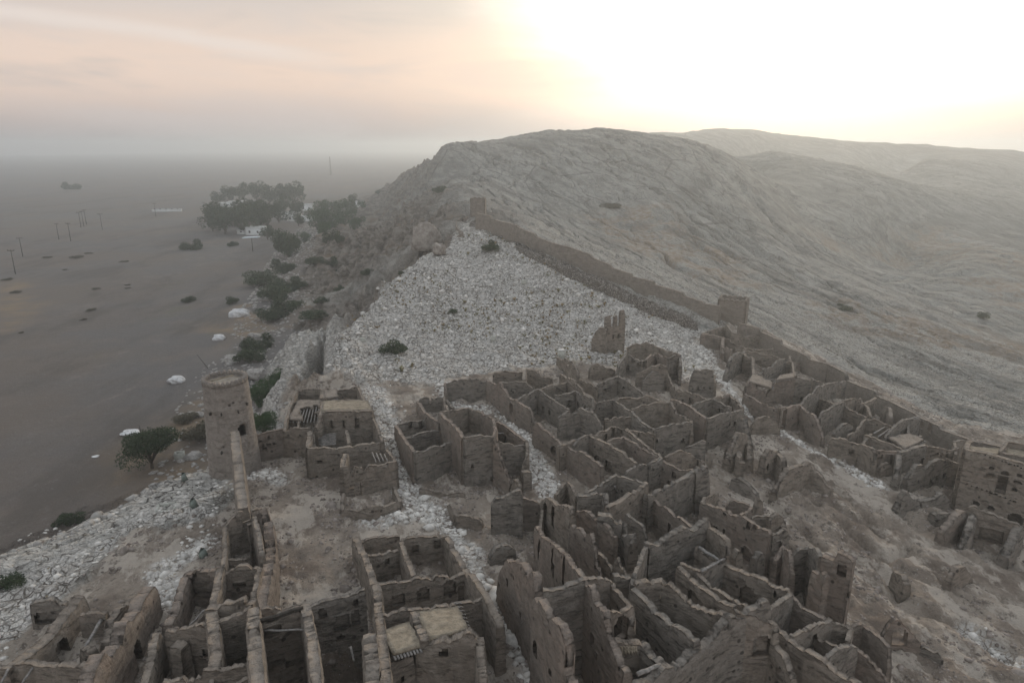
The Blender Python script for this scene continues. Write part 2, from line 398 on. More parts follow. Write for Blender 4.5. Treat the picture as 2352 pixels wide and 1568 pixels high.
    gr = t.mix(t.m('MULTIPLY', tan, t.mr(g3, .4, .6, .25, .8)), gr, (0.27, 0.20, 0.13))
    gw = t.noise(.035, 7, .7, t.map(t.pos, (1, .35, 1), (0, 0, R(25)))); gr = t.mix(t.mr(gw, .5, .62, 0, .55), gr, (0.098, 0.088, 0.080)); gr = t.mix(t.mr(gw, .44, .36, 0, .25), gr, (0.21, 0.185, 0.165))
    gr = t.mix(t.mr(t.noise(.9, 6, .75), .56, .70, 0, .5), gr, (0.24, 0.23, 0.22)); gr = t.mix(t.m('MULTIPLY', track, t.mr(t.noise(.3, 5, .7), .45, .75)), gr, (0.22, 0.195, 0.175))
    c = t.mix(cob, slope, lime); c = t.mix(earth, c, ear)
    c = t.mix(t.m('MULTIPLY', alley, t.mr(t.m('ADD', n2, t.m('MULTIPLY', e1, .6)), .47, .55)), c, lime)
    c = t.mix(pl, c, gr)
    t.col(c)
    hb = t.m('ADD', t.m('MULTIPLY', t.m('MULTIPLY', crack, -1.0), cob), t.m('MULTIPLY', n2, .5))
    nsl = t.m('SUBTRACT', 1.0, t.m('MAXIMUM', pl, earth), True)
    hb = t.m('ADD', hb, t.m('MULTIPLY', t.m('MULTIPLY', t.mr(s4, .03, .0), nsl), -.5)); hb = t.m('ADD', hb, t.m('MULTIPLY', a2, .8)); hb = t.m('ADD', hb, t.m('MULTIPLY', t.m('MULTIPLY', t.mr(t.vor(1.1, t.vadd(t.map(t.pos, (1, 1, 2)), t.noisec(.7), 1.2)), .07, 0), esc), -1.0))
    hb2 = t.noise(12, 3, .6)
    t.norm(t.bump(hb2, .05, .7, t.bump(hb, .35, .9)))
    return t.mat
M = {}
M['ground'] = mat_ground()

def in_poly(x, y, poly):
    ins = np.zeros(np.shape(x), bool); n = len(poly)
    for i in range(n):
        ax, ay = poly[i]; bx, by = poly[(i + 1) % n]
        c = ((ay > y) != (by > y)) & (x < (bx - ax) * (y - ay) / (by - ay + 1e-12) + ax)
        ins ^= c
    return ins
def line_dist(x, y, pts):
    best = np.full(np.shape(x), 1e9)
    for (ax, ay), (bx, by) in zip(pts[:-1], pts[1:]):
        dx, dy = bx - ax, by - ay; t = np.clip(((x - ax) * dx + (y - ay) * dy) / (dx * dx + dy * dy + 1e-9), 0, 1)
        best = np.minimum(best, np.hypot(x - (ax + t * dx), y - (ay + t * dy)))
    return best
def poly_sd(x, y, poly):
    d = line_dist(x, y, list(poly) + [poly[0]]); return np.where(in_poly(x, y, poly), d, -d)
def world_pts(uv): return [tuple(ray_ground(u, v)[:2]) for u, v in uv]
SLAB = world_pts([(715,905),(735,830),(800,750),(880,662),(960,600),(1040,556),(1062,512),(1105,530),(1300,632),(1500,722),(1630,765),(1595,790),(1640,830),
                  (1560,860),(1440,850),(1350,838),(1290,838),(1190,848),(1030,872),(1010,895),(905,885),(830,895)])
NEARROCK = world_pts([(-300,1500),(-160,1345),(0,1265),(200,1170),(400,1095),(490,1085),(545,1115),(500,1190),(470,1240),(395,1345),(380,1300),(430,1200),(300,1225),(230,1290),(150,1365),(70,1440),(0,1530),(-300,1600)])
VILLAGE = world_pts([(-250,1560),(0,1500),(70,1440),(150,1365),(280,1235),(400,1205),(440,1215),(500,1180),(540,1110),(580,1040),(650,1000),(660,890),(730,885),(830,890),(905,880),(1010,888),(1030,866),(1190,845),(1290,835),
                  (1350,835),(1440,845),(1560,855),(1625,830),(1590,790),(1640,755),(1720,745),(1850,800),(2000,880),(2200,975),(2420,1010)]) + [(90, 55), (70, 0), (-60, 0)]
ALLEYS = [(world_pts(a), w) for a, w in [
    ([(860,900),(885,950),(900,1010),(910,1070),(935,1130),(975,1175),(1040,1210)], 1.5), ([(850,1205),(920,1200),(975,1190),(1040,1225),(1075,1270)], 1.0),
    ([(1160,950),(1205,1010),(1222,1050),(1240,1100),(1268,1140)], 1.2), ([(1068,1290),(1100,1350),(1160,1430),(1200,1500),(1240,1600)], 0.9),
    ([(1640,840),(1680,905),(1720,950),(1800,1000),(1870,1040),(1960,1080),(2020,1115)], .75), ([(1590,790),(1620,820),(1580,870)], 2.0),
    ([(2235,1445),(2290,1480),(2350,1530)], 0.7), ([(400,1345),(350,1400),(380,1300),(470,1240)], 0.9), ([(1020,880),(1030,930),(1110,940)], 1.2),
    ([(560,1100),(600,1090),(640,1100)], 1.0)]]
TAN = [world_pts(p) for p in [[(1850,670),(2000,700),(2200,760),(2420,790),(2420,860),(2250,820),(2050,780),(1900,730)], [(1900,560),(2100,600),(2400,640),(2400,600),(2150,520)],
        [(1380,500),(1500,480),(1600,560),(1750,640),(1700,660),(1500,590)], [(2250,640),(2420,660),(2420,720),(2300,700)]]]
TANP = [world_pts(p) for p in [[(700,640),(760,590),(790,600),(720,720),(690,740)], [(460,740),(560,700),(600,760),(520,800)], [(300,1000),(480,880),(480,1080),(300,1130),(250,1120)],
        [(0,640),(120,700),(0,760)]]]
GULLIES = [(world_pts([((1700 + x / 2.5413) / 1.063, (1050 + y / 2.5413) / 1.063) for x, y in a]), w) for a, w in [([(960, 780), (1010, 860), (1100, 960), (1250, 1060), (1400, 1130), (1600, 1200), (1900, 1380)], 1.6),
    ([(430, 400), (560, 540), (680, 630), (800, 740)], 1.2), ([(880, 560), (1050, 690), (1190, 780), (1320, 740)], .9), ([(60, 180), (150, 290), (300, 380), (430, 440)], 1.0), ([(1130, 830), (1220, 920), (1240, 1010)], 1.3), ([(700, 250), (900, 400), (1150, 620)], .8)]]
FISSURE = world_pts([(u_, v_) for u_, v_ in (((620 + x / 3.92) / 1.063, (560 + y / 3.92) / 1.063) for x, y in ((700, 930), (690, 1060), (610, 1230), (580, 1360), (560, 1520)))])
TRACKS = [(world_pts(a), w) for a, w in [([(235, 545), (300, 555), (400, 562), (540, 568)], 2.2), ([(0, 520), (200, 500), (460, 530)], 3.0), ([(330, 625), (390, 660), (500, 690), (560, 660)], 1.6), 
    ([(0, 760), (150, 720), (300, 660), (480, 600), (580, 560)], 3.0), ([(100, 900), (260, 820), (420, 760), (560, 700)], 1.2), ([(0, 1040), (150, 960), (300, 890), (400, 830)], 1.0), ([(400, 600), (480, 585), (560, 590)], 5)]]
def pit(k, x0, y0, pts, h): return [tuple(ray_ground((x0 + x / k) / 1.063, (y0 + y / k) / 1.063, h)[:2]) for x, y in pts]
PITS = [(pit(2.94, 400, 1200, [(690, 920), (1005, 815), (1100, 1420), (680, 1420)], 5.2), 1.6), (pit(2.94, 400, 1200, [(1050, 822), (1445, 702), (1505, 1420), (1105, 1420)], 4.0), 2.6),
        (pit(2.94, 400, 1200, [(0, 1000), (340, 955), (630, 840), (660, 1420), (0, 1420)], 4.6), 1.2), (pit(2.94, 400, 1200, [(450, 240), (650, 180), (690, 520), (420, 540)], 3.4), 1.0)]
def build_ground():
    xs = np.concatenate([-np.geomspace(2600, 78, 90), np.arange(-77, -60, 0.6), np.arange(-60, 100, 0.25), np.arange(100, 130, 1.0), np.geomspace(131, 2600, 110)])
    ys = np.concatenate([np.arange(-20, 14, 2.0), np.arange(14, 100, 0.25), np.arange(100, 175, 0.3), np.geomspace(175.4, 700, 330), np.geomspace(705, 7000, 110)])
    X, Y = np.meshgrid(xs, ys); Z = ground(X, Y); e = edge_dist(X, Y)
    n1 = fbm(X / 2.5, Y / 2.5, 4, 61); nb = fbm(X / 12, Y / 12, 3, 62)
    pl = sstep(1.0, -2.0, e + n1 * 2.5 + 0.5)
    cob = np.maximum(sstep(-1.5, 1.0, poly_sd(X, Y, SLAB) + n1 * 3), sstep(-1, .6, poly_sd(X, Y, NEARROCK) + n1 * 2.2))
    cob = np.maximum(cob, sstep(0, 1, e) * sstep(7, 3, e) * sstep(120, 100, Y) * (Y < 125))
    ear = sstep(-.8, .8, poly_sd(X, Y, VILLAGE) + n1 * 2.0) * (1 - sstep(.45, .6, cob) * 0)
    ear = np.clip(ear - 0.0, 0, 1); cob = cob * (1 - ear)
    al = np.zeros_like(X)
    for pts, w in ALLEYS: al = np.maximum(al, sstep(w * 1.5, w * .5, line_dist(X, Y, pts) + n1 * .8))
    al = al * sstep(.2, .7, ear + cob)
    tan = np.zeros_like(X)
    for p in TAN: tan = np.maximum(tan, sstep(-12, 4, poly_sd(X, Y, p) + nb * 12))
    for p in TANP: tan = np.maximum(tan, sstep(-4, 3, poly_sd(X, Y, p) + nb * 6))
    shelf = sstep(-1, 1, poly_sd(X, Y, NEARROCK) + n1 * 2.2) * sstep(9, 5, e + nb * 8 + n1 * 3)
    finm = sstep(16, 9, e + nb * 3) * sstep(84, 90, Y) * sstep(150, 138, Y) * (1 - pl)
    esc = sstep(75, 30, e + nb * 25) * sstep(165, 200, Y + nb * 10) * (1 - pl)
    ld = lip_dist(X, Y); lp = sstep(0, 1.2, ld) * sstep(90, 104, Y) * sstep(182, 165, Y) * (1 - pl); cob = cob * (1 - lp); esc = np.maximum(esc, lp)
    # old wheel tracks and dry channels on the gravel
    track = np.zeros_like(X)
    for pts, w in TRACKS: track = np.maximum(track, sstep(w, w * .3, line_dist(X + nb * 1.0, Y, pts)))
    # relief
    w1 = X + fbm(X / 1.5, Y / 1.5, 2, 7) * .5; w2 = Y + fbm(X / 1.5, Y / 1.5, 2, 8) * .5
    near = Y < 185
    f1, f2, cid = worley(w1 / .95, w2 / .95, 3); g1, g2, gid = worley(w1 / .5, w2 / .5, 33)
    rel = (np.sqrt(np.clip(1 - f1, 0, 1)) * .28 + cid * .28 - sstep(.16, 0, f2 - f1) * .30 + np.sqrt(np.clip(1 - g1, 0, 1)) * .16 - sstep(.18, 0, g2 - g1) * .12) - .35
    big = fbm(X / 5, Y / 5, 4, 15)
    relc = rel * (.75 + .6 * big) * (1 - .75 * shelf) + big * .7
    sx = (X * .62 + Y * .79); sy = (-X * .79 + Y * .62); h1, h2, hid = worley(sx / 3.2 + n1 * .4, sy / 1.1 + nb * .5, 43); relc = relc + shelf * (hid * .30 - sstep(.14, 0, h2 - h1) * .28)
    Zr = Z + relc * np.maximum(cob, al * .55) * near
    Zr = Zr + ear * (big * .45 + n1 * .35 + (.35 - np.abs(fbm(X / 1.9, Y / 1.9, 4, 19))) * .5 + fbm(X / .8, Y / .8, 3, 18) * .22) * near
    # gullies and bare outcrops on the worn right-hand slope
    bare = ear * sstep(14, 26, X - (Y - 30) * .18) * near; s9 = X * 0.6 - Y * 0.8; t9 = X * 0.8 + Y * 0.6
    q9 = 1 - np.abs(fbm(t9 / 4.5 + nb * .4, s9 / 15, 4, 171)) * 2
    gl = np.zeros_like(X)
    for pts, w in GULLIES: gl = np.maximum(gl, sstep(w, 0, line_dist(X + n1, Y + n1 * .6, pts)))
    Zr = Zr + bare * (-sstep(.80, 1, q9) * .45 + fbm(t9 / 1.6, s9 / 3.5, 5, 173) * .5 + (.3 - np.abs(fbm(X / .9, Y / .9, 3, 175))) * .3) - gl * ear * .9
    # coursed rock on the open dip slope
    s = X * 0.33 - Y * 0.944; t = X * 0.944 + Y * 0.33
    r1 = 1 - np.abs(fbm(t / 11 + fbm(X / 40, Y / 40, 3, 5) * .7, s / 90, 4, 71)) * 2; r2 = 1 - np.abs(fbm(t / 3.2, s / 22, 3, 75)) * 2
    slope = (1 - pl) * (1 - ear) * (1 - cob) * (1 - esc)
    far = sstep(90, 260, np.hypot(X, Y))
    Zr = Zr + slope * (-(sstep(.86, 1.0, r1) * (.8 + 1.6 * far)) - sstep(.86, 1, r2) * (.35 + .3 * far) + fbm(X / 6, Y / 6, 5, 77) * (.5 + .8 * far) + rel * .75 * sstep(300, 150, Y))
    ledge = np.abs(fbm(X / 9 + Z / 9, Y / 9, 5, 81)); stp = Z / 4.2 + fbm(X / 18, Y / 18, 3, 82) * 2.2
    terr = (stp - np.floor(stp)); terr = (sstep(.6, .9, terr) - terr) * 3.2; rid = 1 - np.abs(fbm(X / 26, Y / 14, 4, 86)) * 3
    Zr = Zr + esc * (terr * sstep(3, 8, Z) + (ledge * 7.5 - 1.8) * (.45 + .65 * far) + np.clip(rid, 0, 1) * 3.0 * far * sstep(2, 10, e) + fbm(X / 2.2, Y / 2.2, 4, 83) * .9)
    Zr = Zr + pl * (fbm(X / 5, Y / 5, 4, 91) * .18)
    # the fissure between the rock fin and the slab; rooms sunk below the lane
    fd = line_dist(X + n1 * .8, Y, FISSURE); wf = 1.9 * sstep(142, 100, Y) + .35; fk = sstep(wf, wf * .4, fd)
    Zr = Zr - fk * 7.0 * sstep(145, 120, Y)
    Zr = Zr + finm * (1.6 * sstep(1, 4, e) + fbm(X / 3, Y / 3, 5, 84) * 2.2 + (np.abs(fbm(X / 1.6, Y / 4, 3, 85)) - .2) * 1.2); esc = np.maximum(esc, sstep(3.5, 2.0, fd)); cob = cob * (1 - sstep(3.0, 1.8, fd))
    for poly, dep in PITS: Zr = Zr - sstep(-.1, .25, poly_sd(X, Y, poly)) * dep
    n, mn = X.shape; I = np.arange(n * mn).reshape(n, mn)
    F = np.stack([I[:-1, :-1], I[:-1, 1:], I[1:, 1:], I[1:, :-1]], -1).reshape(-1, 4)
    one = np.ones(n * mn)
    o = mesh_np('ground', np.c_[X.ravel(), Y.ravel(), Zr.ravel()], F, [M['ground']], smooth=True,
                attr={'mask': np.c_[cob.ravel(), ear.ravel(), pl.ravel(), one], 'mask2': np.c_[tan.ravel(), esc.ravel(), al.ravel(), one], 'mask3': np.c_[shelf.ravel(), finm.ravel(), track.ravel(), one]})
    tag(o, kind='structure')
    return xs, ys, Zr
GX, GY, GZ = build_ground()
def gz(x, y):
    i = np.clip(np.searchsorted(GX, x) - 1, 0, len(GX) - 2); j = np.clip(np.searchsorted(GY, y) - 1, 0, len(GY) - 2)
    fx = (x - GX[i]) / (GX[i + 1] - GX[i]); fy = (y - GY[j]) / (GY[j + 1] - GY[j])
    return (GZ[j, i] * (1 - fx) + GZ[j, i + 1] * fx) * (1 - fy) + (GZ[j + 1, i] * (1 - fx) + GZ[j + 1, i + 1] * fx) * fy

# ------------------------------------------------------------------ haze
def build_haze():
    x0, x1, y0, y1, z0, z1 = -2700, 2700, -60, 7100, -60, 74
    V = [(x, y, z) for z in (z0, z1) for y in (y0, y1) for x in (x0, x1)]
    F = [(0, 2, 3, 1), (4, 5, 7, 6), (0, 1, 5, 4), (2, 6, 7, 3), (0, 4, 6, 2), (1, 3, 7, 5)]
    m = bpy.data.materials.new('haze'); m.use_nodes = True; N = m.node_tree.nodes; N.clear()
    o = N.new('ShaderNodeOutputMaterial'); v = N.new('ShaderNodeVolumePrincipled')
    v.inputs['Color'].default_value = (0.88, 0.95, 1.0, 1); v.inputs['Density'].default_value = HAZE; v.inputs['Anisotropy'].default_value = 0.58
    m.node_tree.links.new(v.outputs[0], o.inputs['Volume'])
    m.cycles.homogeneous_volume = True
    tag(mesh_np('haze', V, F, [m]), kind='stuff')
HAZE = 0.00060
build_haze()
# ------------------------------------------------------------------ mudbrick material
def mat_mud(name, a, b, plaster, coursing=1.0, pocks=.85):
    t = NT(name)
    big = t.noise(.22, 5, .6); med = t.noise(1.1, 6, .68); fine = t.noise(7.0, 5, .7)
    wp = t.vadd(t.pos, t.noisec(1.2), .22)
    rows = t.noise(1.0, 5, .72, t.map(wp, (.8, .8, 3.6)))
    c = t.mix(t.mr(med, .36, .62), a, b)
    c = t.mix(t.mr(t.noise(2.4, 5, .75), .54, .66, 0, .55), c, tuple(x * .6 for x in a))
    c = t.mix(t.mr(t.noise(1.7, 5, .75, t.map(t.pos, (1, 1, 1.6))), .56, .68, 0, .5), c, tuple(min(1, x * 1.3) for x in b))
    pm = t.m('MULTIPLY', t.mr(big, .46, .54), t.mr(med, .65, .45))
    c = t.mix(t.m('MULTIPLY', pm, .75), c, plaster)
    c = t.mix(t.mr(rows, .50, .64, 0, .75 * coursing), c, tuple(x * .50 for x in a))
    c = t.mix(t.mr(rows, .42, .28, 0, .45 * coursing), c, tuple(min(1, x * 1.32) for x in b))
    c = t.mix(t.mr(t.vor(.85, wp, 'F1', 0), .15, .09, 0, pocks), c, tuple(x * .3 for x in a))      # dark spots painted as the shade in beam sockets and insect holes
    c = t.mix(t.mr(fine, .6, .8, 0, .5), c, tuple(x * .55 for x in a))
    c = t.mix(t.mr(t.noise(.9, 4, .6, t.map(t.pos, (1.6, 1.6, .25))), .60, .72, 0, .40), c, tuple(x * .55 for x in a))   # rain runs
    g = t.N.new('ShaderNodeSeparateXYZ'); t.L.new(t.nor, g.inputs[0])
    c = t.mix(t.m('MULTIPLY', t.mr(g.outputs[2], .5, .9, 0, .6), t.mr(fine, .35, .6)), c, tuple(x * 1.08 for x in plaster))    # slightly paler plaster tint on upward-facing ledges and tops
    t.col(c)
    h = t.m('ADD', t.m('MULTIPLY', rows, t.m('SUBTRACT', 1.25, pm)), t.m('MULTIPLY', med, .8))
    t.norm(t.bump(fine, .05, .9, t.bump(h, .17, 1.0)))
    return t.mat
M['mud'] = mat_mud('weathered_mudbrick', (0.202, 0.174, 0.146), (0.302, 0.264, 0.224), (0.285, 0.242, 0.203))
M['mud2'] = mat_mud('pink_clay_plaster', (0.200, 0.170, 0.146), (0.275, 0.238, 0.204), (0.292, 0.240, 0.202), .6)
M['mud3'] = mat_mud('grey_mudbrick', (0.186, 0.168, 0.148), (0.282, 0.255, 0.224), (0.257, 0.229, 0.200), 1.2)
M['mud4'] = mat_mud('pale_tan_plaster', (0.245, 0.215, 0.185), (0.305, 0.268, 0.23), (0.295, 0.257, 0.22), .3, .2)

def mat_stones():
    t = NT('packed_field_stones'); wp = t.vadd(t.pos, t.noisec(1.5), .25); e = t.vor(2.6, wp); f = t.vor(2.6, wp, 'F1', 1)
    q = t.N.new('ShaderNodeSeparateColor'); t.L.new(f, q.inputs[0])
    c = t.mix(q.outputs[0], (0.20, 0.175, 0.15), (0.36, 0.33, 0.30)); c = t.mix(t.mr(e, .10, .02), c, (0.07, 0.06, 0.05)); t.col(c)
    t.norm(t.bump(t.mr(e, 0, .25), .18, 1.0)); return t.mat
M['stones'] = mat_stones()
# ------------------------------------------------------------------ ragged wall builder
REG = {'A': (0, 900, 2.0443), 'B': (500, 900, 3.92), 'C': (400, 1200, 2.94), 'D': (900, 850, 3.485), 'E': (1400, 750, 3.92), 'F': (1100, 1150, 3.0329),
       'G': (1700, 1050, 2.5413), 'H': (1700, 750, 2.94), 'I': (450, 880, 4.355), 'J': (1050, 900, 5.2275), 'K': (2100, 1000, 3.92), 'L': (1550, 1050, 4.48),
       'Z': (0, 1200, 3.358), 'T': (900, 300, 2.851), 'S': (0, 0, 1 / 1.063), 'U': (620, 560, 3.92), 'V': (950, 330, 4.704), 'X': (300, 820, 4.1275), 'P': (0, 350, 2.6133), 'Q': (450, 430, 4.48), 'N': (1500, 300, 2.352), 'O': (600, 650, 2.94)}
def S(reg, x, y):
    x0, y0, k = REG[reg]; return (x0 + x / k) / 1.063, (y0 + y / k) / 1.063
def locate(reg, x, y, h):
    u, v = S(reg, x, y)
    p = ray_ground(u, v, h); return np.array(p)
def straighten(reg, pts, P):
    """walls were built straight: keep the true corners, bring the points between them on to the line in plan"""
    tol = 1.25 * np.hypot(P[:, 0], P[:, 1]).mean() / 60
    keep = {0, len(P) - 1}
    def rec(i, j):
        if j - i < 2: return
        a, b = P[i, :2], P[j, :2]; d = b - a; n = np.linalg.norm(d) + 1e-9
        dev = np.abs(d[0] * (P[i + 1:j, 1] - a[1]) - d[1] * (P[i + 1:j, 0] - a[0])) / n
        k = int(np.argmax(dev))
        if dev[k] > tol: keep.add(i + 1 + k); rec(i, i + 1 + k); rec(i + 1 + k, j)
    rec(0, len(P) - 1); ks = sorted(keep); Q = P.copy()
    for i, j in zip(ks[:-1], ks[1:]):
        a, b = P[i, :2], P[j, :2]; d = b - a
        for m in range(i + 1, j):
            r = ray(*S(reg, pts[m][0], pts[m][1])); den = r[0] * d[1] - r[1] * d[0]
            if abs(den) < .25 * np.linalg.norm(d) * math.hypot(r[0], r[1]): continue
            t = (a[0] * d[1] - a[1] * d[0]) / den; f = np.dot(np.array((r[0], r[1])) * t - a, d) / np.dot(d, d)
            if not 0 < f < 1: continue
            q = np.array((r[0] * t, r[1] * t, CAM_Z + r[2] * t))
            if abs(q[2] - P[m, 2]) < 1.6: Q[m] = q
    return Q
RAG = np.random.RandomState(5)
ALLWALLS = []
def wall(parent, reg, pts, thick=.42, rag=.35, mat='mud', ops=(), step=None, holes=0, name='wall', batter=.22, world=False, round_top=.22, deep=0.35):
    P = [np.array(p, float) for p in pts] if world else [locate(reg, *p) for p in pts]
    P = np.array(P)
    if not world and len(P) > 2: P = straighten(reg, pts, P)
    seg = np.hypot(*(P[1:, :2] - P[:-1, :2]).T); Ls = np.concatenate(([0], np.cumsum(seg))); L = Ls[-1]
    dist = np.hypot(P[:, 0], P[:, 1]).mean()
    st = step or (0.17 if dist < 52 else 0.22 if dist < 80 else 0.28)
    nc = max(3, int(round(L / st)))
    s = np.unique(np.concatenate((np.linspace(0, L, nc + 1),)))
    X = np.interp(s, Ls, P[:, 0]); Y = np.interp(s, Ls, P[:, 1]); T = np.interp(s, Ls, P[:, 2])
    sid = RAG.randint(1000)
    rag = rag * .8
    T = T + rag * (fbm(s / 1.1, s * 0 + sid, 3, sid) * .9 + fbm(s / 4.5, s * 0 + sid + 9, 2, sid) * .9) + np.interp(s, np.arange(0, L + 1, .55), RAG.rand(len(np.arange(0, L + 1, .55))) - .5) * .26 * min(1, rag * 3) * (thick < .62) + (RAG.rand(len(s)) - .5) * .04
    nt = fbm(s / .75, s * 0 + sid + 3, 2, sid + 1); T = T - np.where(nt > .42, rag * 1.5, 0) * RAG.uniform(.4, 1, len(s)) - sstep(.25, .6, fbm(s / 2.6, s * 0 + sid + 31, 2, sid + 4)) * rag * 1.6
    q_ = .13 if rag > .06 and thick < .65 else .02; T = np.where(RAG.rand(len(s)) < .8, np.round(T / q_) * q_, T)      # whole bricks fall away
    # wandering line
    dX = np.gradient(X); dY = np.gradient(Y); ln = np.hypot(dX, dY) + 1e-9
    k = np.ones(5) / 5
    nx, ny = -dY / ln, dX / ln
    wob = fbm(s / 3.0, s * 0 + sid, 2, sid + 3) * .06
    X = X + nx * wob; Y = Y + ny * wob
    ht = thick / 2
    base = np.minimum.reduce([gz(X + nx * q, Y + ny * q) for q in (-1.2, 0, 1.2)]) - deep
    b0 = base.min(); top = T.max()
    T = np.maximum(T, base + .5)
    nr = max(2, int(math.ceil((top - b0) / st)))
    zz = b0 + np.arange(nr + 1) * st
    n1 = len(s)
    Zv = np.minimum(zz[None, :], T[:, None])                       # (n1, nr+1)
    solid = ~((zz[None, :-1] >= T[:-1, None] - 1e-6) & (zz[None, :-1] >= T[1:, None] - 1e-6))
    below = (zz[None, 1:] < np.minimum(base[:-1], base[1:])[:, None] - .3)
    solid &= ~below
    occ = np.stack([solid, solid], -1)                             # (n1-1, nr, 2)
    sc = (s[:-1] + s[1:]) / 2; zc = (zz[:-1] + zz[1:]) / 2
    def cut(s0, z0, w, h, kind, arch=True):
        ds = np.abs(sc - s0)[:, None]; dz = zc[None, :] - z0       # z0 is the sill
        inside = (ds < w / 2) & (dz > 0) & (dz < h)
        if arch: inside &= ~((dz > h - w / 2) & (np.hypot(ds, dz - (h - w / 2)) > w / 2 * 1.05))
        if kind == 'hole': occ[inside] = False
        elif kind == 'front': occ[inside, 0] = False
        else: occ[inside, 1] = False
    cam_xy = np.zeros(2)
    facing = []                                                    # which side looks at the camera
    for o in ops:
        ox, oy, w, h, kind = o[:5]; arch = o[5] if len(o) > 5 else True
        u, v = S(reg, ox, oy); r = ray(u, v); best = None
        for i in range(len(P) - 1):
            a, b = P[i, :2], P[i + 1, :2]; d = b - a
            den = r[0] * d[1] - r[1] * d[0]
            if abs(den) < 1e-9: continue
            t_ = (a[0] * d[1] - a[1] * d[0]) / den
            q = np.array((r[0], r[1])) * t_; f = np.dot(q - a, d) / np.dot(d, d)
            e = max(0, -f, f - 1)
            if t_ > 0 and (best is None or e < best[0]): best = (e, Ls[i] + f * seg[i], CAM_Z + t_ * r[2], d)
        if best is None: continue
        s0, z0, d = best[1], best[2], best[3]
        if kind == 'niche':
            nrm = np.array((-d[1], d[0])); mid = np.array((np.interp(s0, s, X), np.interp(s0, s, Y)))
            kind = 'front' if np.dot(nrm, -mid) > 0 else 'back'
        cut(s0, z0 - h / 2, w, h, kind, arch)
    for k_ in range(holes):
        s0 = RAG.uniform(.5, max(.6, L - .5)); tt = np.interp(s0, s, T); bb = np.interp(s0, s, base) + deep
        z0 = bb + (tt - bb) * RAG.uniform(.3, .8)
        w = RAG.choice([.3, .35, .6]); cut(s0, z0, w, w * RAG.choice([1, 1.5]), RAG.choice(['front', 'back', 'front', 'back', 'hole']), w > .5)
    # vertices: three sheets
    off = []
    relh = np.clip((T[:, None] - Zv) / np.maximum(T - base, .5)[:, None], 0, 1)
    near_top = sstep(.45, 0, T[:, None] - Zv)
    half = ht * (1 + batter * relh) * (1 - round_top * near_top)
    V = []
    for sgn in (1, 0, -1):
        q = half * sgn
        ddx = fbm(X[:, None] / .7 + Zv * .9 + sgn * 5, Y[:, None] / .7 - Zv * 1.3, 3, 50) * .07 + (RAG.rand(*Zv.shape) - .5) * .03 + fbm(X[:, None] / .25 + Zv * 2.1, Y[:, None] / .25 + Zv * 3.7, 2, 57) * .03 if sgn else 0
        V.append(np.stack([X[:, None] + nx[:, None] * (q + ddx), Y[:, None] + ny[:, None] * (q + ddx), Zv + 0 * q], -1))
    V = np.stack(V, 2)                                             # (n1, nr+1, 3, xyz)
    V[:, :, 1, 2] += near_top * RAG.uniform(-.05, .07, near_top.shape)
    V[:, :, :, 2] += (near_top > .97)[:, :, None] * RAG.uniform(-.02, .02, near_top.shape + (3,))
    idx = np.arange(n1 * (nr + 1) * 3).reshape(n1, nr + 1, 3)
    Fs = []
    def add(m, a, b, c, d):
        if m.any(): Fs.append(np.stack([a[m], b[m], c[m], d[m]], -1))
    o_ = np.pad(occ, ((1, 1), (1, 1), (1, 1)))
    # along s
    A = o_[1:, 1:-1, 1:-1] != o_[:-1, 1:-1, 1:-1]
    fwd = o_[:-1, 1:-1, 1:-1]
    a, b, c, d = idx[:, :-1, :-1], idx[:, :-1, 1:], idx[:, 1:, 1:], idx[:, 1:, :-1]
    add(A & fwd, a, d, c, b); add(A & ~fwd, a, b, c, d)
    # along z
    A = o_[1:-1, 1:, 1:-1] != o_[1:-1, :-1, 1:-1]; fwd = o_[1:-1, :-1, 1:-1]
    a, b, c, d = idx[:-1, :, :-1], idx[1:, :, :-1], idx[1:, :, 1:], idx[:-1, :, 1:]
    add(A & fwd, a, d, c, b); add(A & ~fwd, a, b, c, d)
    # across
    A = o_[1:-1, 1:-1, 1:] != o_[1:-1, 1:-1, :-1]; fwd = o_[1:-1, 1:-1, :-1]
    a, b, c, d = idx[:-1, :-1, :], idx[1:, :-1, :], idx[1:, 1:, :], idx[:-1, 1:, :]
    add(A & fwd, a, d, c, b); add(A & ~fwd, a, b, c, d)
    F = np.concatenate(Fs); V = V.reshape(-1, 3)
    used, inv = np.unique(F, return_inverse=True); F = inv.reshape(F.shape)
    ALLWALLS.append(np.c_[X, Y, T, base])
    return mesh_np(name, V[used], F, [M[mat]], parent)
def box_between(a, b, w, h):
    a = np.array(a, float); b = np.array(b, float); d = b - a; L = np.linalg.norm(d); d /= L
    sd = np.cross(d, (0, 0, 1.0)); sd /= np.linalg.norm(sd) + 1e-9; up = np.cross(sd, d)
    V = [p + sd * w * i + up * h * j for p in (a, b) for i, j in ((-.5, -.5), (.5, -.5), (.5, .5), (-.5, .5))]
    F = [(0, 1, 2, 3), (7, 6, 5, 4), (0, 4, 5, 1), (1, 5, 6, 2), (2, 6, 7, 3), (3, 7, 4, 0)]
    return V, F
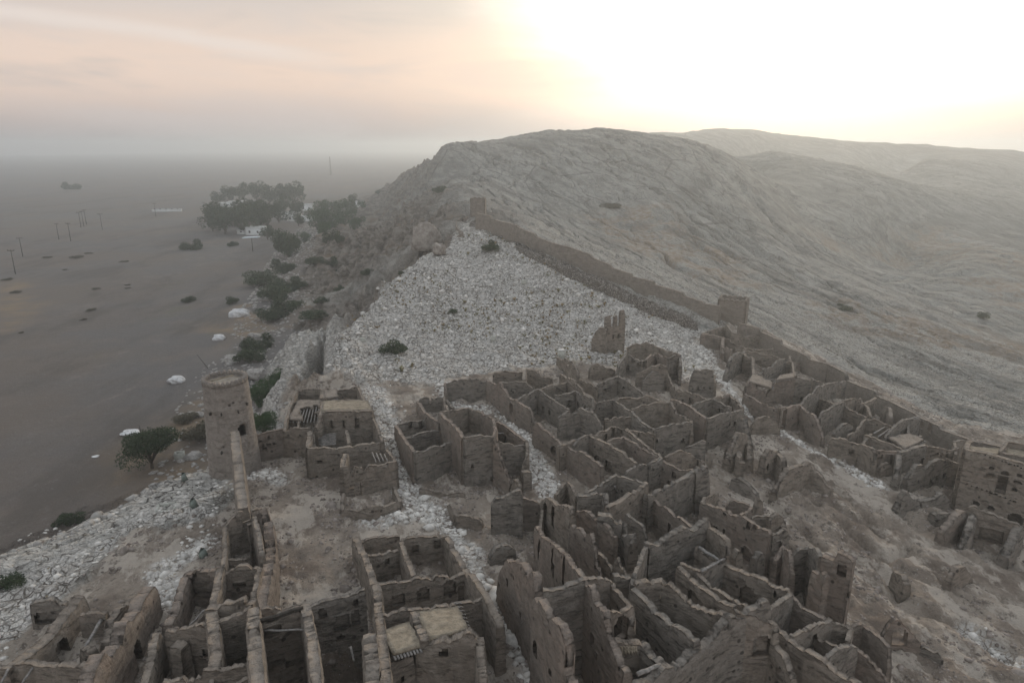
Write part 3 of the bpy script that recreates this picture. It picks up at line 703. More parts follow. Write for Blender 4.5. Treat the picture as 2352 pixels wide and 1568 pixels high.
def tube(path, radii, n=7):
    path = np.array(path, float); V = []; F = []
    for i, p in enumerate(path):
        d = path[min(i + 1, len(path) - 1)] - path[max(i - 1, 0)]; d /= np.linalg.norm(d) + 1e-9
        a = np.cross(d, (0.3, 0.2, 1.0)); a = a / (np.linalg.norm(a) + 1e-9) if np.linalg.norm(a) > 1e-3 else np.array((1.0, 0, 0)); b = np.cross(d, a)
        r = radii[i] if hasattr(radii, '__len__') else radii
        for k in range(n): V.append(p + (a * math.cos(2 * math.pi * k / n) + b * math.sin(2 * math.pi * k / n)) * r)
    for i in range(len(path) - 1):
        for k in range(n):
            F.append((i * n + k, i * n + (k + 1) % n, (i + 1) * n + (k + 1) % n, (i + 1) * n + k))
    F.append(tuple(range(n))[::-1]); F.append(tuple(range((len(path) - 1) * n, len(path) * n)))
    return V, F
def join(parts):
    V = []; F = []
    for v, f in parts:
        o = len(V); V.extend([tuple(q) for q in v]); F.extend([tuple(i + o for i in p) for p in f])
    return V, F
def mat_simple(name, a, b, scale=3.0, rough=.9, bump=.05):
    t = NT(name, rough); n = t.noise(scale, 5, .65); c = t.mix(t.mr(n, .3, .7), a, b); t.col(c); t.norm(t.bump(n, bump, .8)); return t.mat
M['log'] = mat_simple('grey_palm_wood', (0.16, 0.15, 0.14), (0.34, 0.32, 0.30), 4)
M['straw'] = mat_simple('mud_and_straw_roof', (0.20, 0.17, 0.13), (0.36, 0.31, 0.24), 2.0, .95, .25)
M['dark'] = mat_simple('dark_wood_and_shade', (0.04, 0.035, 0.03), (0.09, 0.08, 0.07), 3)  # dark timber; also stands in for shade in windows and well boxes
M['white'] = mat_simple('bright_white', (0.62, 0.61, 0.58), (0.74, 0.73, 0.70), 2)  # brighter white for the cap of one marker
def beam(parent, reg, a, b, r=.09, mat='log', name='beam', h=None):
    A = locate(reg, *a); B = locate(reg, *b)
    if h: A[2] += h; B[2] += h
    n = 5; P = [A + (B - A) * k / n + np.array((0, 0, math.sin(k * 2.1) * .03)) for k in range(n + 1)]
    V, F = tube(P, [r * (1.1 - .05 * k) for k in range(n + 1)], 6)
    return mesh_np(name, V, F, [M[mat]], parent, smooth=True)
def roof(parent, reg, quad, hs, thick=.28, mat='straw', holes=(), name='roof', rag=.08):
    """flat mud roof over palm logs, ragged at the rim; quad = four corners sighted at the height of the roof"""
    Q = [locate(reg, x, y, h) for (x, y), h in zip(quad, hs)]
    zm = sum(q[2] for q in Q) / 4
    n = max(6, int(np.linalg.norm(Q[1] - Q[0]) / .3)); m_ = max(6, int(np.linalg.norm(Q[3] - Q[0]) / .3))
    U, W = np.meshgrid(np.linspace(0, 1, n + 1), np.linspace(0, 1, m_ + 1), indexing='ij')
    P = (Q[0][None, None] * ((1 - U) * (1 - W))[..., None] + Q[1] * (U * (1 - W))[..., None] + Q[2] * (U * W)[..., None] + Q[3] * ((1 - U) * W)[..., None])
    P[..., 0] += fbm(P[..., 1] * 2, P[..., 0] * 2, 3, 5) * .12; P[..., 1] += fbm(P[..., 0] * 2, P[..., 1] * 2, 3, 6) * .12
    top = P.copy(); top[..., 2] += fbm(P[..., 0] * .8, P[..., 1] * .8, 3, 7) * rag; bot = P.copy(); bot[..., 2] -= thick
    occ = np.ones((n, m_), bool); uc = (U[:-1, :-1] + U[1:, 1:]) / 2; wc = (W[:-1, :-1] + W[1:, 1:]) / 2
    for (hu, hw, ru, rw) in holes: occ &= ~(((uc - hu) / ru) ** 2 + ((wc - hw) / rw) ** 2 + fbm(uc * 9, wc * 9, 2, 3) * .6 < 1)
    N_ = (n + 1) * (m_ + 1); idx = np.arange(2 * N_).reshape(2, n + 1, m_ + 1)
    Fs = []
    a, b, c, d = idx[0, :-1, :-1], idx[0, 1:, :-1], idx[0, 1:, 1:], idx[0, :-1, 1:]; Fs.append(np.stack([a[occ], b[occ], c[occ], d[occ]], -1))
    a, b, c, d = idx[1, :-1, :-1], idx[1, 1:, :-1], idx[1, 1:, 1:], idx[1, :-1, 1:]; Fs.append(np.stack([d[occ], c[occ], b[occ], a[occ]], -1))
    o_ = np.pad(occ, 1)
    A = o_[1:, 1:-1] != o_[:-1, 1:-1]; a, b, c, d = idx[0, :, :-1], idx[0, :, 1:], idx[1, :, 1:], idx[1, :, :-1]; Fs.append(np.stack([a[A], b[A], c[A], d[A]], -1))
    A = o_[1:-1, 1:] != o_[1:-1, :-1]; a, b, c, d = idx[0, :-1, :], idx[0, 1:, :], idx[1, 1:, :], idx[1, :-1, :]; Fs.append(np.stack([a[A], b[A], c[A], d[A]], -1))
    V = np.concatenate([top.reshape(-1, 3), bot.reshape(-1, 3)])
    o = mesh_np(name, V, np.concatenate(Fs), [M[mat]], parent)
    # ends of the palm logs under it
    parts = []
    for k in range(9):
        f = (k + .5) / 9; A = Q[0] + (Q[1] - Q[0]) * f; B = Q[3] + (Q[2] - Q[3]) * f
        e = (B - A) / np.linalg.norm(B - A); A2 = A - e * .25; B2 = B + e * .3; A2[2] -= thick + .06; B2[2] -= thick + .06
        parts.append(tube([A2, B2], .07, 6))
    V, F = join(parts); mesh_np('roof_log', V, F, [M['log']], parent)
    return o
def house(label, group=None, at=None, name='ruined_house', cat='ruined house'):
    e = empty(name, at if at is not None else (0, 0, 0)); tag(e, label, cat, group, 'thing'); return e
def W(h, reg, *pts, **k): return wall(h, reg, list(pts), **k)
# ------------------------------------------------------------------ the ruined quarter, house by house
def at(reg, x, y, h=0): return tuple(locate(reg, x, y, h))
# --- terraced house beside the round tower
h = house('terraced mudbrick house with a pale flat roof, just right of the round watchtower', at=at('B', 965, 1040))
W(h,'B',(885,190,2.6),(835,300,3.2),(795,440,3.3),(757,572,3.4),(1000,562,3.6),mat='mud',rag=.2)
W(h,'B',(885,190,2.6),(1130,185,2.4),(1300,178,2.4),(1465,165,2.2),rag=.2)
W(h,'B',(1465,165,2.2),(1520,295,2.6),(1600,392,4.0),(1650,560,3.6),(1700,690,3.2),rag=.25)
W(h,'B',(835,300,3.2),(1130,300,3.0),(1520,292,2.6),rag=.2)
W(h,'B',(1130,185,2.4),(1125,300,2.6),thick=.9)
W(h,'B',(1105,402,4.7),(1610,395,4.5),rag=.1,thick=.6,ops=[(1225,525,.3,.9,'niche',False),(1332,522,.3,.9,'niche',False),(1462,508,.3,.9,'niche',False)])
W(h,'B',(1125,300,4.4),(1112,400,4.7),(1104,490,4.2),(1060,560,3.6),rag=.15)
roof(h,'B',[(1130,305),(1560,298),(1605,388),(1118,396)],[4.4,4.4,4.5,4.7])
roof(h,'B',[(890,300),(1110,300),(1095,480),(800,480)],[3.2,3.2,3.2,3.2],holes=[(.55,.6,.28,.25),(.85,.45,.16,.2),(.75,.95,.3,.3)],mat='mud')
W(h,'B',(905,485,2.9),(893,565,3.0),thick=.3,rag=.1)
roof(h,'B',[(1140,200),(1260,195),(1275,262),(1150,285)],[2.4,2.4,2.4,2.4],mat='mud')
W(h,'B',(1010,590,3.4),(985,750,3.3),thick=.6,rag=.1)
W(h,'B',(975,752,3.4),(1250,745,3.2),(1700,692,3.0),thick=.6,rag=.15,ops=[(1090,868,.5,.3,'niche')])
W(h,'B',(1350,590,3.0),(1385,705,2.9),thick=.5,rag=.1)
W(h,'B',(1345,800,3.1),(1322,880,3.3),(1316,940,3.3),rag=.15,thick=.6)
W(h,'B',(1320,940,3.3),(1365,935,3.3),(1392,1020,2.4),(1425,1020,2.4),(1432,925,3.4),(1500,930,3.4),(1525,985,2.8),(1560,925,3.4),(1700,900,3.3),(1830,882,3.2),rag=.1,ops=[(1462,1170,.55,1.7,'hole',False),(1435,1105,1.0,.4,'hole',False)])
W(h,'B',(1740,780,2.9),(1830,885,3.2),rag=.2)
W(h,'B',(1325,1180,1.2),(1312,1330,.9),rag=.15); W(h,'B',(1812,1130,1.3),(1872,1272,1.1),rag=.15)
W(h,'B',(1310,1335,.9),(1400,1345,1.2),(1480,1355,1.4),(1600,1330,1.7),(1860,1275,1.3),rag=.3,ops=[(1750,1415,.7,.3,'niche',False)])
for k in range(4): beam(h,'B',(1602+k*38,800+k*6,3.0),(1640+k*36,892-k*4,3.2),.06)
for k in range(9): beam(h,'B',(1075+k*3,640+k*12,2.2),(1255,618+k*13,2.6),.07,'log')
# --- low room on the rock between the tower and the terraced house
h = house('long tan wall with small holes joining the watchtower to the terraced house', at=at('I', 900, 960), name='curtain_wall', cat='wall')
W(h,'I',(770,792,3.2),(900,755,3.2),(1045,722,3.4),mat='mud2',rag=.06,ops=[(810,845,.3,.3,'niche'),(905,805,.3,.3,'niche'),(835,895,.3,.3,'niche'),(897,880,.3,.3,'niche'),(955,865,.3,.3,'niche'),(855,915,.3,.3,'niche')])
h = house('high thick wall with a bright sunlit top from the round watchtower towards the viewer', at=at('I', 500, 1500), name='curtain_wall', cat='wall')
W(h,'B',(285,600,6.2),(305,800,5.4),(330,1050,4.4),(362,1335,3.4),thick=.85,rag=.08,mat='mud4',batter=.5,round_top=.1)  # pale plaster over the whole wall stands in for its sunlit top
# --- the gatehouse strip below the tower
h = house('narrow row of rooms in line with the bright-topped tower wall', at=at('C', 560, 520))
W(h,'C',(440,235,3.0),(500,150,3.4),(560,125,3.6),(700,105,3.6),rag=.15,ops=[(595,160,.8,1.4,'hole'),(600,215,.9,1.0,'niche')])
W(h,'C',(440,235,3.0),(435,400,3.2),(418,530,3.4),rag=.2)
W(h,'C',(650,175,3.8),(680,300,3.9),(702,435,3.6),thick=.45,rag=.15,mat='mud4')
W(h,'C',(700,105,3.6),(745,200,3.0),(765,400,2.6),(748,600,2.8),(690,830,3.4),thick=.9,rag=.5,mat='mud2')
W(h,'C',(600,230,3.2),(650,215,3.2),rag=.15); W(h,'C',(432,492,2.6),(595,482,2.6),rag=.05,thick=.35)
W(h,'C',(410,545,3.6),(500,535,3.4),(600,522,3.6),(690,525,3.6),rag=.2,ops=[(553,655,.8,.3,'niche',False)])
W(h,'C',(405,550,3.6),(372,700,3.6),(345,830,3.6),rag=.15,thick=.6)
W(h,'C',(690,525,3.6),(665,640,3.6),(640,745,3.8),rag=.2)
W(h,'C',(310,845,3.6),(400,830,3.6),(440,790,4.3),(500,800,4.0),(560,765,4.6),(650,748,4.9),rag=.35,thick=.7,ops=[(475,905,.2,.6,'niche',False)])
h = house('rounded room with a dark arched recess, left of the narrow row of rooms', at=at('C', 230, 800))
W(h,'C',(20,962,2.6),(90,800,2.6),(135,620,2.5),(160,572,2.6),(250,558,2.8),(395,550,3.2),rag=.25,thick=.7,mat='mud2',ops=[(300,640,1.7,1.9,'niche'),(205,680,.6,1.0,'niche')])
W(h,'C',(15,988,3.0),(190,972,3.2),(290,875,3.4),(340,842,3.6),rag=.2,mat='mud2')
beam(h,'C',(180,965,2.9),(298,838,3.6),.05)
h = house('deep dark rooms with a low arch, left of the pale-topped spine wall', at=at('C', 230, 1250))
W(h,'C',(345,860,4.0),(360,960,4.6),(368,1100,4.8),(365,1275,4.8),thick=.8,rag=.15)
W(h,'C',(15,990,3.6),(180,975,3.8),(340,950,4.2),rag=.25,ops=[(250,1250,1.9,2.0,'niche'),(310,1135,.5,.6,'niche',False)])
W(h,'C',(380,945,4.4),(520,880,4.6),(625,835,5.0),rag=.25)
W(h,'C',(0,1362,4.4),(100,1335,4.4),(200,1312,4.6),(330,1270,4.8),(450,1245,4.9),(640,1192,5.2),rag=.35)
W(h,'C',(75,1085,3.2),(110,1078,3.4),(150,1100,3.2),rag=.2,thick=.8); W(h,'C',(480,1368,4.6),(560,1335,4.6),(642,1300,4.9),rag=.3)
W(h,'C',(335,1300,4.4),(345,1400,4.4),rag=.1); 
h = house('thick pale-topped spine wall running straight down to the bottom edge', at=at('C', 660, 1340), name='spine_wall', cat='wall')
W(h,'C',(642,838,5.2),(640,940,5.6),(652,1060,5.8),(662,1200,6.0),(672,1400,6.2),thick=.85,rag=.25,mat='mud4')
# --- tall roofless hall with timber ceiling edge
h = house('tall roofless hall with a dark layered timber ceiling edge, right beside the spine wall', at=at('C', 850, 1200))
W(h,'C',(700,838,4.6),(840,822,4.6),rag=.15); W(h,'C',(680,925,5.0),(830,870,5.0),(1000,815,5.2),rag=.1,thick=.7,ops=[(775,965,.9,.5,'niche',False),(770,1052,1.0,.6,'niche'),(790,1120,1.1,1.9,'niche'),(930,1080,1.3,2.4,'niche')])
for k in range(3): beam(h,'C',(680,928+k*12,5.15-k*.15),(1000,826+k*12,5.3-k*.15),.11,'dark')
beam(h,'C',(690,995,4.4),(1030,990,4.6),.07)
W(h,'C',(1008,808,5.2),(1045,960,5.4),(1072,1120,5.6),(1090,1260,5.6),(1100,1400,5.6),thick=.7,rag=.2,mat='mud4')
h = house('deep dark courtyard room with round and arched wall recesses below the bare earth terrace', at=at('C', 1250, 1300))
W(h,'C',(1050,822,3.6),(1130,790,3.6),(1220,775,3.8),(1330,735,3.8),(1445,702,4.0),rag=.12,mat='mud3',ops=[(1135,850,.5,.6,'niche'),(1280,915,1.0,1.0,'niche'),(1375,885,.5,1.0,'niche'),(1375,780,.4,.4,'niche'),(1270,1020,.4,.3,'niche')])
W(h,'C',(1480,1020,4.8),(1492,1180,5.0),(1505,1400,5.0),thick=.9,rag=.35,mat='mud4')
beam(h,'C',(1340,1110,2.4),(1365,1215,1.8),.08)
# --- roofed house bottom centre
h = house('long house with two brown mud roofs at its near end and round wall niches', at=at('C', 1900, 1300))
W(h,'C',(1378,345,1.8),(1440,460,2.6),(1490,580,3.0),(1530,700,3.4),(1545,870,3.8),(1570,1100,4.4),(1600,1400,4.8),thick=.65,rag=.2)
W(h,'C',(1378,345,1.8),(1500,325,1.6),(1690,305,1.6),rag=.15); W(h,'C',(1440,462,2.4),(1560,442,2.2),(1685,420,2.2),rag=.15,ops=[(1600,490,.4,.6,'niche')])
W(h,'C',(1700,355,2.4),(1730,430,2.6),(1780,560,2.8),(1800,610,3.0),thick=.5,rag=.1)
W(h,'C',(1700,342,2.3),(1860,320,2.4),(2030,308,2.4),rag=.15,ops=[(1810,390,.5,.7,'niche'),(1960,365,.5,.7,'niche')])
W(h,'C',(2030,308,2.4),(2100,440,2.8),(2180,560,3.2),(2250,640,3.4),(2300,720,3.6),(2352,830,3.8),(2420,960,3.8),thick=.6,rag=.25)
W(h,'C',(1520,662,3.4),(1700,640,3.2),(1800,620,3.2),(1960,592,3.2),(2080,570,3.2),(2170,548,3.3),rag=.2,ops=[(1680,757,.9,.9,'niche'),(1862,715,.9,.9,'niche'),(2045,668,.9,1.1,'niche'),(2145,730,.9,1.5,'niche',False)])
W(h,'C',(1545,885,3.8),(1680,852,3.8),(1800,842,3.8),(2000,800,3.8),(2292,745,3.8),rag=.15)
roof(h,'C',[(1818,856),(2112,812),(2185,975),(1895,1058)],[4.0,4.0,4.3,4.4],rag=.1)
roof(h,'C',[(1560,1000),(1760,925),(1850,1092),(1640,1150)],[4.2,4.1,4.3,4.4],rag=.1)
W(h,'C',(1590,1165,4.2),(1700,1150,4.2),(1780,1150,3.9),(1800,1240,2.6),(1815,1130,4.2),(1880,1085,4.5),(2050,1035,4.6),(2200,985,4.7),(2262,1060,4.4),rag=.2,thick=.7,ops=[(2022,1115,.5,.4,'niche'),(1690,1305,.3,.3,'niche')])
W(h,'C',(2262,1060,4.4),(2275,1200,4.0),(2300,1400,4.0),thick=.6,rag=.4); W(h,'C',(1800,850,4.1),(1835,960,4.3),(1868,1065,4.5),thick=.6,rag=.2)
for k in range(7): beam(h,'C',(2085+k*16,800+k*26,3.6),(2140+k*9,800+k*27,3.6),.05)
# --- left bottom corner ruins
h = house('half-buried rooms with a row of slanting eroded walls in the bottom left corner', at=at('Z', 500, 1400))
W(h,'Z',(255,930,1.8),(330,885,2.0),(545,872,1.8),rag=.3,thick=.6,mat='mud3',ops=[(360,1010,1.1,.9,'niche')])
W(h,'Z',(650,858,2.0),(500,1050,2.6),(300,1240,2.6),(100,1400,2.2),thick=1.0,rag=.35,batter=.4,ops=[(440,1290,1.1,1.6,'niche')])
W(h,'Z',(655,1005,1.8),(760,1000,1.8),(875,990,1.8),rag=.1); W(h,'Z',(1080,860,1.4),(900,1040,2.0),(860,1200,1.8),rag=.3,thick=.6)
W(h,'Z',(1222,790,2.2),(1050,970,3.0),(900,1180,3.4),(800,1320,3.6),(690,1580,3.6),thick=1.0,rag=.35,batter=.4,mat='mud2',ops=[(1050,1330,1.0,1.7,'niche')])
W(h,'Z',(80,1400,2.0),(200,1405,1.9),(330,1412,2.0),(600,1420,2.0),(730,1425,2.2),rag=.2,thick=.6); W(h,'Z',(-60,1440,2.0),(0,1438,2.0),(90,1440,2.0),rag=.1,thick=.4)
W(h,'Z',(690,1260,1.6),(760,1300,1.6),rag=.2,thick=.7)
beam(h,'Z',(830,1050,1.4),(690,1290,1.2),.12); beam(h,'Z',(270,1440,2),(180,1568,1.6),.08); beam(h,'Z',(70,1450,2),(10,1568,1.6),.08)
h = house('short eroded wall end between the slanting walls and the deep dark rooms', at=at('Z', 1250, 1500), name='wall_remnant', cat='ruined wall')
W(h,'Z',(1300,1135,2.6),(1255,1240,3.0),(1220,1380,3.2),(1170,1600,3.2),thick=.6,rag=.4)
# --- house between the two pale alleys
h = house('tall square house with a high front tower block, standing between two pale stony alleys', at=at('D', 900, 1180))
W(h,'D',(235,655,2.2),(300,770,3.0),(390,875,3.8),thick=.5,rag=.15,mat='mud2')
W(h,'D',(388,880,3.8),(480,858,3.7),(600,820,3.6),(692,800,3.6),rag=.2,mat='mud3'); W(h,'D',(300,750,2.6),(450,712,2.6),(595,690,2.6),rag=.15,mat='mud3')
W(h,'D',(240,655,1.8),(345,628,1.8),(440,620,1.8),(480,610,1.8),rag=.2,mat='mud3',ops=[(350,650,.5,.7,'niche'),(437,655,.5,.9,'niche')])
W(h,'D',(418,450,1.6),(470,520,2.2),(540,585,2.6),(610,640,3.0),thick=.5,rag=.15,mat='mud2')
W(h,'D',(612,545,4.0),(690,610,4.8),(760,680,5.2),(805,755,5.5),thick=.55,rag=.15,mat='mud2'); W(h,'D',(805,758,5.5),(870,745,5.2),(950,735,5.3),(1060,745,5.4),rag=.2,mat='mud3',ops=[(870,990,.3,.3,'niche'),(1050,1095,.4,.4,'niche')])
W(h,'D',(1062,745,5.4),(1085,680,4.8),(1060,600,4.0),(960,545,3.4),rag=.45,mat='mud2'); W(h,'D',(612,548,3.8),(720,530,3.2),(850,508,3.2),(960,545,3.2),rag=.25)
W(h,'D',(1075,790,5.0),(1110,880,4.6),(1140,980,3.8),(1180,1085,2.6),(1215,1130,1.6),rag=.3,mat='mud2',thick=.5)
W(h,'D',(1100,612,3.4),(1200,680,3.5),(1340,792,3.7),thick=.45,rag=.12,mat='mud2',ops=[(1180,780,.8,1.2,'niche')]); W(h,'D',(1100,780,4.0),(1150,812,3.6),(1230,808,3.6),(1345,795,3.7),rag=.25,mat='mud3')
W(h,'D',(1345,795,3.7),(1350,900,2.9),(1300,1010,1.6),rag=.3); beam(h,'D',(1095,722,3.0),(1150,722,3.0),.09)
W(h,'D',(430,1170,1.0),(540,1200,.9),(660,1235,.8),(820,1205,1.0),rag=.2); W(h,'D',(1225,1130,1.6),(1255,1062,2.8),(1290,1150,1.8),rag=.2,thick=.6); W(h,'D',(1305,1035,2.2),(1340,1025,2.3),(1378,1035,2.1),thick=.7,rag=.1)
h = house('low room with one slit window, behind the house between the alleys', at=at('D', 560, 520))
W(h,'D',(420,445,1.8),(470,415,2.0),(640,415,2.2),(720,510,1.8),rag=.3,mat='mud3',ops=[(520,440,.35,.7,'hole',False)]); W(h,'D',(640,418,2.2),(650,470,2.0),(700,590,2.0),rag=.3)
h = house('broad broken wall panel standing alone in front of the house between the alleys', at=at('D', 1180, 1540), name='wall_remnant', cat='ruined wall')
W(h,'D',(1040,1330,2.8),(1080,1270,3.4),(1200,1235,3.8),(1290,1200,4.2),(1312,1260,3.8),rag=.3,mat='mud3',thick=.7); W(h,'D',(1312,1262,3.4),(1380,1270,3.1),(1472,1300,2.9),rag=.3,mat='mud2')
W(h,'D',(682,1290,1.0),(720,1350,.9),(745,1420,.8),rag=.3); W(h,'D',(745,1420,1.0),(860,1400,.9),(970,1480,.8),rag=.35)
h = house('stub of fallen wall lying by the alley below the broken wall panel', at=at('F', 380, 650), name='wall_remnant', cat='ruined wall')
W(h,'F',(285,640,.8),(330,570,1.3),(420,545,1.6),(475,580,1.3),thick=.8,rag=.25,mat='mud3')
# --- rooms along the rock slab, middle
h = house('row of rooms under the earth terrace at the foot of the white rock slab', at=at('J', 700, 350))
W(h,'J',(195,160,2.4),(350,130,2.6),(500,120,2.6),(725,140,2.8),rag=.3,mat='mud3'); W(h,'J',(195,160,2.4),(205,290,1.4),rag=.3,mat='mud2')
W(h,'J',(730,150,2.8),(820,175,3.0),(905,170,3.2),(960,270,3.2),(1035,375,3.2),(1110,395,3.2),(1250,480,3.1),(1300,560,2.8),(1312,690,1.6),rag=.2,mat='mud2',thick=.5,ops=[(1060,500,.8,1.5,'hole',False)])
W(h,'J',(800,60,3.0),(930,20,3.2),(1090,20,3.2),(1200,35,3.2),rag=.35); W(h,'J',(1205,0,3.4),(1200,130,3.2),rag=.1,mat='mud4',thick=.6); W(h,'J',(920,170,3.0),(1080,170,2.8),(1220,185,2.8),(1335,240,2.6),rag=.3,mat='mud3')
W(h,'J',(1225,-10,3.0),(1350,30,3.0),(1500,90,2.8),(1560,130,2.6),rag=.3)
h = house('small rooms with sharp wall corners, beside the alley behind the broken wall panel', at=at('J', 1500, 600))
W(h,'J',(1120,385,3.0),(1235,330,3.0),(1380,262,3.2),(1480,330,3.2),(1620,420,3.2),(1775,515,3.2),rag=.15,mat='mud3',ops=[(1360,475,.4,.7,'niche'),(1468,540,.5,1.3,'hole',False),(1535,545,.4,.6,'niche')])
W(h,'J',(1385,262,3.0),(1540,200,3.0),(1650,180,2.8),(1755,165,2.8),(1880,245,2.8),(2070,370,3.0),rag=.2); beam(h,'J',(1570,215,2.6),(1700,290,2.4),.12,'dark')
W(h,'J',(1590,345,2.9),(1740,310,3.0),(1870,275,3.1),(1960,320,3.1),(2070,380,3.1),(2091,500,3.0),rag=.15,mat='mud3',ops=[(1910,450,.4,.7,'niche'),(1998,488,.4,.4,'niche'),(1750,430,.5,.8,'niche')])
W(h,'J',(1640,590,3.2),(1780,520,3.4),(1880,520,3.4),(2050,505,3.2),(2120,600,3.0),rag=.25,mat='mud3')
W(h,'J',(1330,740,2.2),(1370,690,3.0),(1450,770,3.0),(1580,870,3.0),(1690,960,3.2),(1830,1030,3.2),(1960,1080,3.3),(2090,1180,3.3),(2200,1240,3.3),rag=.2,mat='mud2',thick=.5,ops=[(1600,1020,.7,.9,'niche')])
W(h,'J',(1830,980,3.0),(1950,860,3.0),(2060,830,3.2),rag=.2,mat='mud3')
h = house('mud rooms ranged under the topmost ruins, right of the bright wall end', at=at('E', 300, 780))
W(h,'E',(60,690,2.2),(150,730,2.4),(230,755,2.4),rag=.2); W(h,'E',(-120,640,2.4),(0,690,2.6),(90,790,2.8),(205,895,3.0),(208,960,2.8),rag=.2)
W(h,'E',(232,735,2.6),(330,690,2.8),(430,655,3.0),(560,730,2.8),(680,830,2.6),rag=.2,mat='mud3',ops=[(200,740,.3,.6,'niche'),(285,720,.3,.6,'niche'),(290,785,.4,.5,'niche'),(495,765,.5,.4,'niche')])
W(h,'E',(-60,560,2.0),(20,555,2.4),(50,640,2.2),rag=.3); W(h,'E',(150,600,1.6),(170,550,2.4),(280,560,1.8),(400,590,1.4),rag=.4); W(h,'E',(-150,470,1.6),(0,520,2),(40,600,1.8),rag=.4)
h = house('block of four roofless rooms with sharp corners, in the middle of the quarter', at=at('E', 600, 1150))
W(h,'E',(210,905,3.0),(380,872,3.1),(460,920,3.2),(560,1000,3.3),(650,1100,3.3),(780,1165,3.4),rag=.15,mat='mud3')
W(h,'E',(380,872,3.0),(460,858,2.8),(600,845,2.8),(710,832,2.8),(850,900,2.6),rag=.2); W(h,'E',(555,955,3.0),(700,920,3.1),(850,912,3.3),(932,905,3.4),(1000,1010,3.4),(1125,1080,3.4),rag=.15,mat='mud')
W(h,'E',(790,1165,3.8),(900,1125,4.0),(1000,1108,4.0),(1078,1098,4.2),(1130,1105,4.0),rag=.15,mat='mud3',ops=[(795,1280,.3,.4,'niche'),(1030,1265,.3,.4,'niche')]); W(h,'E',(1130,1085,3.6),(1132,1200,3.2),rag=.2)
W(h,'E',(0,985,3.0),(70,972,3.2),(180,978,3.2),(262,1080,2.8),(270,1120,2.4),rag=.25,mat='mud3')
W(h,'E',(190,1215,3.0),(300,1155,3.0),(420,1110,3.1),(560,1172,3.2),(680,1180,3.4),(785,1200,3.6),rag=.2,ops=[(360,1190,.7,1.1,'niche'),(300,1230,.4,.9,'niche',False),(410,1170,.3,.5,'niche'),(465,1180,.3,.5,'niche'),(525,1215,.3,.6,'niche'),(635,1215,.3,.5,'niche')])
W(h,'E',(300,1070,2.6),(560,1040,2.8),rag=.15)
h = house('pair of long narrow rooms with an arched recess, lower middle of the quarter', at=at('E', 400, 1420))
W(h,'E',(-150,1330,3.0),(10,1275,3.0),(150,1222,3.2),(240,1260,3.2),(340,1300,3.2),(480,1400,3.2),(612,1492,3.2),rag=.15,mat='mud',thick=.5,ops=[(248,1450,.9,1.1,'niche'),(350,1510,.8,1.2,'niche',False)])
W(h,'E',(320,1272,3.0),(490,1240,3.1),(560,1280,3.1),(700,1370,3.1),(845,1440,3.1),rag=.15,mat='mud2'); W(h,'E',(700,1510,2.8),(760,1480,3.0),(845,1430,3.2),rag=.2); W(h,'E',(490,1568,3.0),(600,1500,3.2),(700,1500,3.0),(760,1500,3.0),rag=.2,mat='mud3')
h = house('square room with pinkish outer walls standing on the right of the middle block', at=at('E', 1270, 1250))
W(h,'E',(940,882,2.8),(1030,910,3.0),(1110,940,3.2),(1190,1000,3.6),(1275,1062,3.9),rag=.12,mat='mud2',thick=.5)
W(h,'E',(1275,1064,3.9),(1420,1015,3.6),(1520,985,3.4),(1622,962,3.2),(1625,1050,2.4),rag=.15,mat='mud3',ops=[(1480,1115,.35,.5,'niche'),(1523,1108,.35,.5,'niche'),(1563,1110,.35,.5,'niche')])
W(h,'E',(1120,940,2.8),(1220,905,2.8),(1330,870,2.8),(1420,910,2.8),(1512,958,2.8),rag=.15,mat='mud3',ops=[(1320,985,.4,.5,'niche'),(1410,990,.4,.5,'niche')]); W(h,'E',(1335,870,2.4),(1500,830,2.2),(1560,880,2.2),(1620,955,2.4),rag=.2)
W(h,'E',(1000,790,1.8),(1050,800,2.0),(1150,830,2.2),(1280,870,2.4),rag=.2,ops=[(1055,885,.4,.5,'niche'),(1130,890,.6,.9,'niche')])
W(h,'E',(1578,1110,2.8),(1600,1070,3.6),(1645,1065,3.6),(1660,1150,3.0),(1700,1290,1.8),thick=.9,rag=.3,mat='mud3')
W(h,'E',(1700,1110,1.6),(1760,1060,2.0),(1850,1030,2.2),(1980,1120,1.6),rag=.3); W(h,'E',(1480,1350,1.6),(1560,1260,2.2),(1600,1420,2.6),(1640,1480,2.0),rag=.4,thick=.8,ops=[(1635,1440,.8,1.2,'hole')])
h = house('ruined house with a dark pointed arch in its front, near the white rock slab', at=at('E', 700, 640))
W(h,'E',(420,640,1.4),(435,540,2.4),(510,440,3.4),(570,480,3.2),(620,500,3.0),(690,510,2.8),rag=.15,mat='mud3',thick=.6,ops=[(500,600,1.6,1.9,'niche'),(578,505,.4,.5,'niche'),(638,540,.5,.8,'niche'),(680,540,.4,.7,'niche')])
W(h,'E',(520,380,2.2),(600,350,2.6),(700,335,3.0),(850,400,3.2),(1022,450,3.4),rag=.25,mat='mud'); W(h,'E',(690,500,2.8),(780,430,3),(900,470,3.4),rag=.2,mat='mud2',ops=[(808,440,.4,.5,'niche'),(805,525,.5,.6,'niche')])
W(h,'E',(900,475,3.6),(960,465,3.7),(1026,458,3.7),(1028,560,3.0),rag=.15,mat='mud3'); W(h,'E',(600,640,2.0),(700,590,2.6),(830,550,3.0),(900,580,3.2),rag=.2)
W(h,'E',(660,690,1.6),(760,600,2.8),(830,640,2.5),(862,690,1.8),rag=.2,mat='mud3',thick=.6); W(h,'E',(880,560,3.2),(905,640,3.0),(960,770,2),(1010,780,1.8),rag=.3)
h = house('ruin with three tall finger-like stumps standing on the white slab', at=at('E', 300, 420), name='ruined_gatehouse', cat='ruin')
